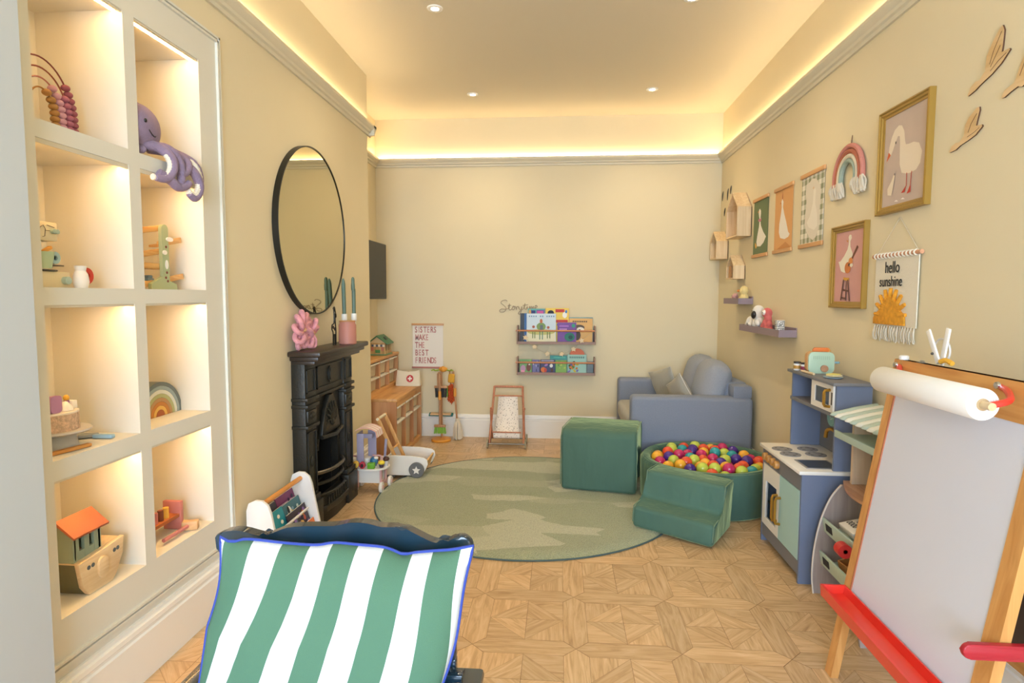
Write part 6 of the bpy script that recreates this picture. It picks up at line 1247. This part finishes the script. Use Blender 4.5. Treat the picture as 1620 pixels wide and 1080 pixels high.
# things in the oven and on top
for k, (y, c, lab) in enumerate(((2.915, '#C08A48', 'nearest of the small wooden boards standing in the toy oven'), (2.94, '#A9743A', 'middle one of the small wooden boards standing in the toy oven'), (2.965, '#C99A5C', 'farthest of the small wooden boards standing in the toy oven'))):
    one('toy_board', G().obox((1.10, y, .254), (.07, .010, .095), (.0, 0, 0), .003), wood(c, c, .5), lab, 'board', 'boards in the toy oven', loc=(1.10, y, .2055))
one('toy_bottle', G().lathe([(.001, 0), (.018, 0), (.019, .06), (.008, .08), (.008, .095), (.001, .095)], (1.15, 2.99, .2055), 18), mat('#9CC23A', .4), 'lime green toy bottle inside the toy oven', 'bottle', loc=(1.15, 2.99, .2055))
ZT = .8745
for (x, y, c, lab) in ((1.158, 3.028, '#B98A3A', 'small white jar with gold label, farther of two on the kitchen top'), (1.175, 2.985, '#8E2D4A', 'small white jar with plum label, nearer of two on the kitchen top')):
    t = thing('toy_jar', lab, 'jar', (x, y, ZT), 0, 'toy jars'); obj('jar', G().lathe([(.001, 0), (.015, 0), (.016, .003), (.016, .030), (.013, .034), (.001, .034)], (x, y, ZT), 20), WT, t)
    obj('lid', G().lathe([(.001, .034), (.0165, .034), (.0165, .042), (.001, .042)], (x, y, ZT), 20), mat('#2A2426', .4), t); obj('label', G().lathe([(.0163, .008), (.0163, .024)], (x, y, ZT), 20), mat(c, .5), t)
t = thing('toy_toaster', 'mint green wooden toy toaster with orange bread on the kitchen top', 'toy toaster', (1.222, 2.93, ZT), -.12)
g = G(); body = rrect(-.056, .056, 0, .100, .022); g.prism([(a, max(b, .0)) for a, b in body], 'y', -.030, -.022, .002); obj('side_face', g, mat('#B4CDB4', .5), t, world=False); g = G(); g.prism([(a, max(b, .0)) for a, b in body], 'y', .022, .030, .002); obj('side_face', g, mat('#B4CDB4', .5), t, world=False)
obj('middle', G().prism([(a*1.06, b*1.01) for a, b in body], 'y', -.0215, .0215), wood('#C08E58', '#D3A46E', .5, 'z', 2), t, world=False)
obj('bread_slice', G().prism([(-.035, .1015), (.035, .1015), (.035, .112), (.028, .120), (-.028, .120), (-.035, .112)], 'y', -.014, -.004, .002), mat('#DB7630', .6), t, world=False); obj('bread_slice', G().prism([(-.02, .1015), (.05, .1015), (.045, .112), (.04, .118), (-.01, .118), (-.02, .112)], 'y', .004, .014, .002), mat('#D99A4A', .6), t, world=False)
obj('dial', G().lathe([(.001, 0), (.016, 0), (.016, -.012), (.001, -.013)], (.012, -.030, .024), 24, 'y'), wood('#A87650', '#BC8A62', .5, 'x', 3), t, world=False)
obj('lever', G().tube([(.058, 0, .05), (.078, 0, .05)], .0055, 10).sph((.080, 0, .05), (.008, .010, .006), 10), mat('#8FB8C4', .5), t, world=False)
g = G()
for k in range(9): g.box(-.034+.0085*k-.0006, -.034+.0085*k+.0006, -.0312, -.0300, .066, .082)
obj('slot_lines', g, mat('#8FAA92', .6), t, world=False)
t = thing('toy_plate', 'flat blue grey plate on the kitchen top in front of the toaster', 'plate', (1.205, 2.735, ZT)); obj('plate', G().lathe([(.001, 0), (.030, 0), (.040, .005), (.040, .007), (.001, .004)], (1.20, 2.735, ZT), 32), mat('#9AAEBC', .4), t)
t = thing('toy_sandwich', 'pale yellow toy sandwich lying on the flat plate', 'toy food', (1.205, 2.735, ZT+.0075)); obj('bread', G().obox((1.205, 2.735, ZT+.012), (.050, .042, .007), (0, 0, .3), .002), mat('#E3CFA0', .7), t); obj('cheese', G().obox((1.203, 2.738, ZT+.0175), (.048, .040, .004), (0, 0, .6), .001), mat('#EAD97A', .6), t)
one('toy_rolling_pin', G().tube([(1.152, 2.95, ZT+.006), (1.158, 2.83, ZT+.006)], .0055, 10), wood('#D9BE94', '#E6D0AA', .5, 'y'), 'thin pale wooden stick lying along the kitchen top edge', 'toy', loc=(1.17, 2.88, ZT))

# ================================================================ market stall
VEN = wood('#9A8A84', '#AC9C94', .55, 'z', 1.2); SM = mat('#B9CDC2', .5); BRN = wood('#A67A5E', '#BA8E70', .45, 'y', 1.5)
t = thing('market_stall', 'wooden toy market stall with mint awning between kitchen and easel', 'toy stall', (1.2, 2.33, 0))
prof = [(1.302, 0), (1.064, 0), (1.056, .08), (1.062, .20), (1.085, .32), (1.12, .41), (1.158, .462), (1.302, .462)]
pr_s = [(p.x, p.z) for p in smooth_path([(a, 0, b) for a, b in prof[1:7]], 5)]
for y in (2.525, 2.130): obj('side_panel', G().prism([prof[0]]+pr_s+[prof[-1]], 'y', y-.006, y+.006), VEN, t); 
obj('side_edge', G().tube([(a-.001, 2.519, b) for a, b in pr_s], .0035, 6), mat('#D9CFC6', .5), t)
ct = [(1.302, 2.545)]+[(1.175-.055*math.sin(PI*k/14)-.0, 2.545-.435*k/14) for k in range(15)]+[(1.302, 2.11)]
obj('counter', G().prism(ct, 'z', .4625, .475, .002), BRN, t)
obj('back_panel', G().box(1.296, 1.302, 2.136, 2.519, .02, .462), VEN, t)
for z, x in ((.275, 1.098), (.135, 1.092)):
    sh = obj('display_shelf', G().obox((1.20, 2.3275, z+.012), (.20, .380, .008), (0, -.25, 0)), SM, t)
    obj('shelf_lip', G().obox((x-.004, 2.3275, z+.022), (.008, .384, .058), (0, -.16, 0), .001), SM, sh)
    for y in (2.46, 2.20): obj('chalk_label', G().obox((x-.0092, y, z+.022), (.0015, .055, .030), (0, -.16, 0)), mat('#2A2A2C', .7), sh)
for y in (2.50, 2.15): obj('post', G().box(1.185, 1.255, y-.008, y+.008, .475, .755), wood('#BFA88C', '#CDB79C', .5), t)
obj('upper_shelf', G().box(1.130, 1.30, 2.12, 2.52, .668, .680, .002), mat('#A9BDB0', .5), t); obj('upper_lip', G().box(1.120, 1.130, 2.12, 2.52, .664, .692, .002), SM, t)
for k in range(10):
    y0 = 2.50-.042*(k+1)+.028; sl = G(); n0 = .795
    P = []
    top_ = [(1.275, y0+.021, n0), (1.19, y0+.021, .778), (1.112, y0+.021, .757)]
    g = G(); vs_ = []
    for (x, y, z), r in zip(top_, (.021, .021, .021)): vs_.append([g.bm.verts.new((x, y+.0205*math.cos(a), z+.010*math.sin(a))) for a in [PI*q/8 for q in range(9)]])
    e_ = [g.bm.verts.new((1.112-.018*math.sin(a)*.9, y0+.021+.0205*math.cos(a), .752+.004*math.sin(a))) for a in [PI*q/8 for q in range(9)]]; vs_.append(e_)
    for a, b in zip(vs_, vs_[1:]):
        for q in range(8): g._f(g.bm.faces.new((a[q], a[q+1], b[q+1], b[q])))
    o = obj('awning_strip', g, mat('#E8EAE4' if k % 2 else '#B5C9C2', .5), t); sm = o.modifiers.new('s', 'SOLIDIFY'); sm.thickness = .004
t = thing('toy_till', 'white toy till with printed digits on the upper shelf of the stall', 'toy till', (1.17, 2.40, .30))
Mt = Matrix.Translation((1.165, 2.385, .328)) @ Euler((0, -.25, 0)).to_matrix().to_4x4()
obj('body', G().box(-.045, .045, -.06, .06, -.010, .016, .003, 2, Mt), WT, t)
p0 = Mt @ Vector((-.040, .050, .0165)); p1 = Mt @ Vector((-.040, -.05, .0165)); up_ = (Mt @ Vector((.04, .05, .0165)))-p0
text('0000', .034, INK, t, 'digits', Mt @ Vector((-.020, .052, .0166)), (0, -1, 0), up_, .0003, 1); obj('screen', G().box(.012, .030, -.03, .03, .016, .0172, 0, 2, Mt), mat('#4A5A8C', .3), t)
t = thing('toy_telephone', 'round red toy piece hanging at the upper stall shelf', 'toy', (1.09, 2.30, .27)); obj('roll', G().lathe([(.008, -.02), (.026, -.02), (.026, .02), (.008, .02), (.008, -.02)], (1.060, 2.272, .292), 24, 'y'), mat('#C8302C', .4), t)
obj('cap', G().lathe([(.001, .0205), (.020, .0205), (.018, .026), (.001, .026)], (1.060, 2.272, .292), 20, 'y'), mat('#A82420', .4), t)
t = thing('toy_crate', 'small wooden crate tilted on the lower stall shelf', 'crate', (1.165, 2.38, .16)); Mc = Matrix.Translation((1.165, 2.37, .181)) @ Euler((0, -.25, .1)).to_matrix().to_4x4(); CW = wood('#BA7F46', '#CC955C', .5, 'y', 2)
obj('crate_bottom', G().box(-.05, .05, -.05, .05, -.014, -.010, M=Mc), CW, t)
for q in ((-.05, -.046, -.05, .05), (.046, .05, -.05, .05), (-.046, .046, -.05, -.046), (-.046, .046, .046, .05)): obj('crate_side', G().box(*q, -.010, .022, M=Mc), CW, t)
g = G(); g.sph(tuple(Mc @ Vector((-.01, -.015, .006))), .016, 12); one('toy_tomato', g, mat('#B82E28', .4), 'red wooden tomato in the small crate on the stall', 'toy food', loc=tuple(Mc @ Vector((-.01, -.015, -.010))))

# ================================================================ easel
EW = wood('#BE8446', '#D59E5E', .4, 'z', 1.2); EWY = wood('#C08240', '#D8A05C', .4, 'y', 1.0); RED = mat('#DE3527', .3, coat=.3)
t = thing('easel', 'wooden easel with white board, red tray and paper roll at the right', 'easel', (1.08, 1.66, 0))
TF = math.atan2(.172, 1.037); zt_ = 1.037
def FX_(z, off=0): return .885+.172*z/zt_+off     # front face of the front frame
def slab(x_off0, x_off1, y0, y1, z0, z1):
    g = G(); 
    for a in (0,): g.prism([(FX_(z0, x_off0), z0), (FX_(z1, x_off0), z1), (FX_(z1, x_off1), z1), (FX_(z0, x_off1), z0)], 'y', y0, y1)
    return g
YF, YN = 1.985, 1.345; LW = .042
obj('front_leg', slab(0, .024, YF-LW, YF, 0.0, zt_), EW, t); obj('front_leg', slab(0, .024, YN, YN+.050, 0.0, zt_), EW, t)
obj('top_board', slab(.0005, .0225, YN+.050, YF-LW, .945, zt_), EWY, t); obj('bottom_rail', slab(.002, .022, YN+.050, YF-LW, .215, .262), EWY, t)
wb = obj('white_board', slab(.003, .008, YN+.046, YF-LW+.006, .262, .952), mat('#D3D5E0', .28, spec=.5), t)
obj('board_rim', slab(-.0005, .003, YF-LW-.002, YF-LW+.004, .262, .950), mat('#B06A4A', .5), t)
# rear frame
def RX(z, off=0): return 1.300-.220*z/zt_+off
def slab2(a, b, y0, y1, z0, z1): return G().prism([(RX(z0, a), z0), (RX(z1, a), z1), (RX(z1, b), z1), (RX(z0, b), z0)], 'y', y0, y1)
obj('rear_leg', slab2(-.022, 0, YF-LW, YF, .0, zt_), EW, t); obj('rear_leg', slab2(-.022, 0, YN, YN+.04, 0, zt_), EW, t)
obj('rear_rail', slab2(-.022, -.002, YN+.04, YF-LW, .945, zt_), EWY, t); obj('rear_rail', slab2(-.022, -.002, YN+.04, YF-LW, .235, .285), EWY, t)
obj('black_board', slab2(-.012, -.006, YN+.036, YF-LW+.004, .285, .95), mat('#4E4038', .6), t)
for y in (YN+.10, YF-.12): obj('hinge', G().tube([(1.066, y, zt_+.002), (1.075, y, zt_+.002)], .006, 8).box(1.06, 1.08, y-.012, y+.012, zt_-.001, zt_+.001), mat('#B9B9BC', .3, 1), t)
tr = [(FX_(.285)-.001, .262), (FX_(.285)-.001, .300), (FX_(.285)-.005, .300), (FX_(.285)-.010, .274), (FX_(.285)-.062, .270), (FX_(.285)-.072, .300), (FX_(.285)-.080, .300), (FX_(.285)-.076, .262)]
obj('pen_tray', G().prism(tr, 'y', YN+.005, YF-.020), RED, t); obj('tray_end', G().prism([tr[0], tr[1], tr[5], tr[6], tr[7]], 'y', YF-.020, YF-.012, .001), RED, t); obj('tray_end', G().prism([tr[0], tr[1], tr[5], tr[6], tr[7]], 'y', YN-.003, YN+.005, .001), RED, t)
for y in (YN-.010,): obj('spreader', G().prism(rrect(.880, 1.245, .446, .480, .016), 'y', y-.007, y+.007, .003), mat('#A82230', .35), t); 
for y, s in ((1.945, 1.874), (1.508, 1.418)):
    zz = 1.018; g = G(); g.tube(smooth_path([(FX_(zz)-.006, y, zz), (FX_(zz)-.020, y*.55+s*.45, zz-.004), (1.004, s, 1.0), (.958, s, .988)], 4), .0078, 8); b_ = obj('roll_bracket', g, RED, t)
    obj('bolt', G().lathe([(.001, 0), (.009, 0), (.008, -.006), (.001, -.007)], (FX_(zz)-.013, y, zz+.004), 14, 'x'), mat('#C8C8CC', .25, 1), b_)
obj('dowel', G().tube([(.958, 1.892, .988), (.958, 1.402, .988)], .0092, 12), wood('#C9AA7C', '#DBC096', .5, 'y'), t)
t2 = thing('paper_roll', 'thick white paper roll on a wooden dowel at the top of the easel', 'paper roll', (.958, 1.64, .988))
g = G(); g.lathe([(.0105, 1.432), (.036, 1.432), (.0375, 1.435), (.0375, 1.857), (.036, 1.86), (.0105, 1.86)], (.958, 0, .988), 48, 'y'); obj('roll', g, mat('#F0EEEC', .7), t2, smooth=40)
obj('core', G().lathe([(.0105, 1.4315), (.0145, 1.4315), (.0145, 1.435)], (.958, 0, .988), 24, 'y'), mat('#B59A74', .8), t2)
g = G()
for r in (.019, .024, .030): g.tube([(.958+r*math.cos(a), 1.4318, .988+r*math.sin(a)) for a in [2*PI*k/40 for k in range(40)]], .0004, 4, closed=True)
obj('layers', g, mat('#C4BFBC', .8), t2)
t = thing('white_clip', 'small white round cap on the top left corner of the easel', 'clip', (1.075, 1.975, zt_+.003)); obj('cap', G().lathe([(.001, 0), (.014, 0), (.014, .010), (.010, .013), (.001, .013)], (1.068, 1.955, zt_+.0005), 20), WT, t)
t = thing('windmill_toy', 'white crossed paddles with a wire ring on top of the easel', 'toy', (1.07, 1.80, zt_+.002))
zb_ = zt_+.005
obj('paddle', G().obox((1.070, 1.815, zb_+.048), (.006, .018, .105), (-.55, 0, 0), .002), WT, t); obj('paddle', G().obox((1.078, 1.775, zb_+.050), (.006, .018, .108), (.22, 0, 0), .002), WT, t)
obj('ring', G().tube([(1.085, 1.80+.036*math.cos(a), zb_+.037+.034*math.sin(a)) for a in [2*PI*k/30 for k in range(30)]], .0028, 6, closed=True), mat('#CFCAC6', .4), t); obj('hub', G().sph((1.062, 1.805, zb_+.028), .004, 8), mat('#3A3430', .5), t)
one('yellow_sponge', G().tube(smooth_path([(1.068, 1.775, zb_+.008), (1.07, 1.755, zb_+.014), (1.072, 1.73, zb_+.007)], 4), .007, 8), mat('#E3A936', .8), 'small curved yellow chalk holder on the easel top beside the paddles', 'toy', loc=(1.07, 1.755, zb_))
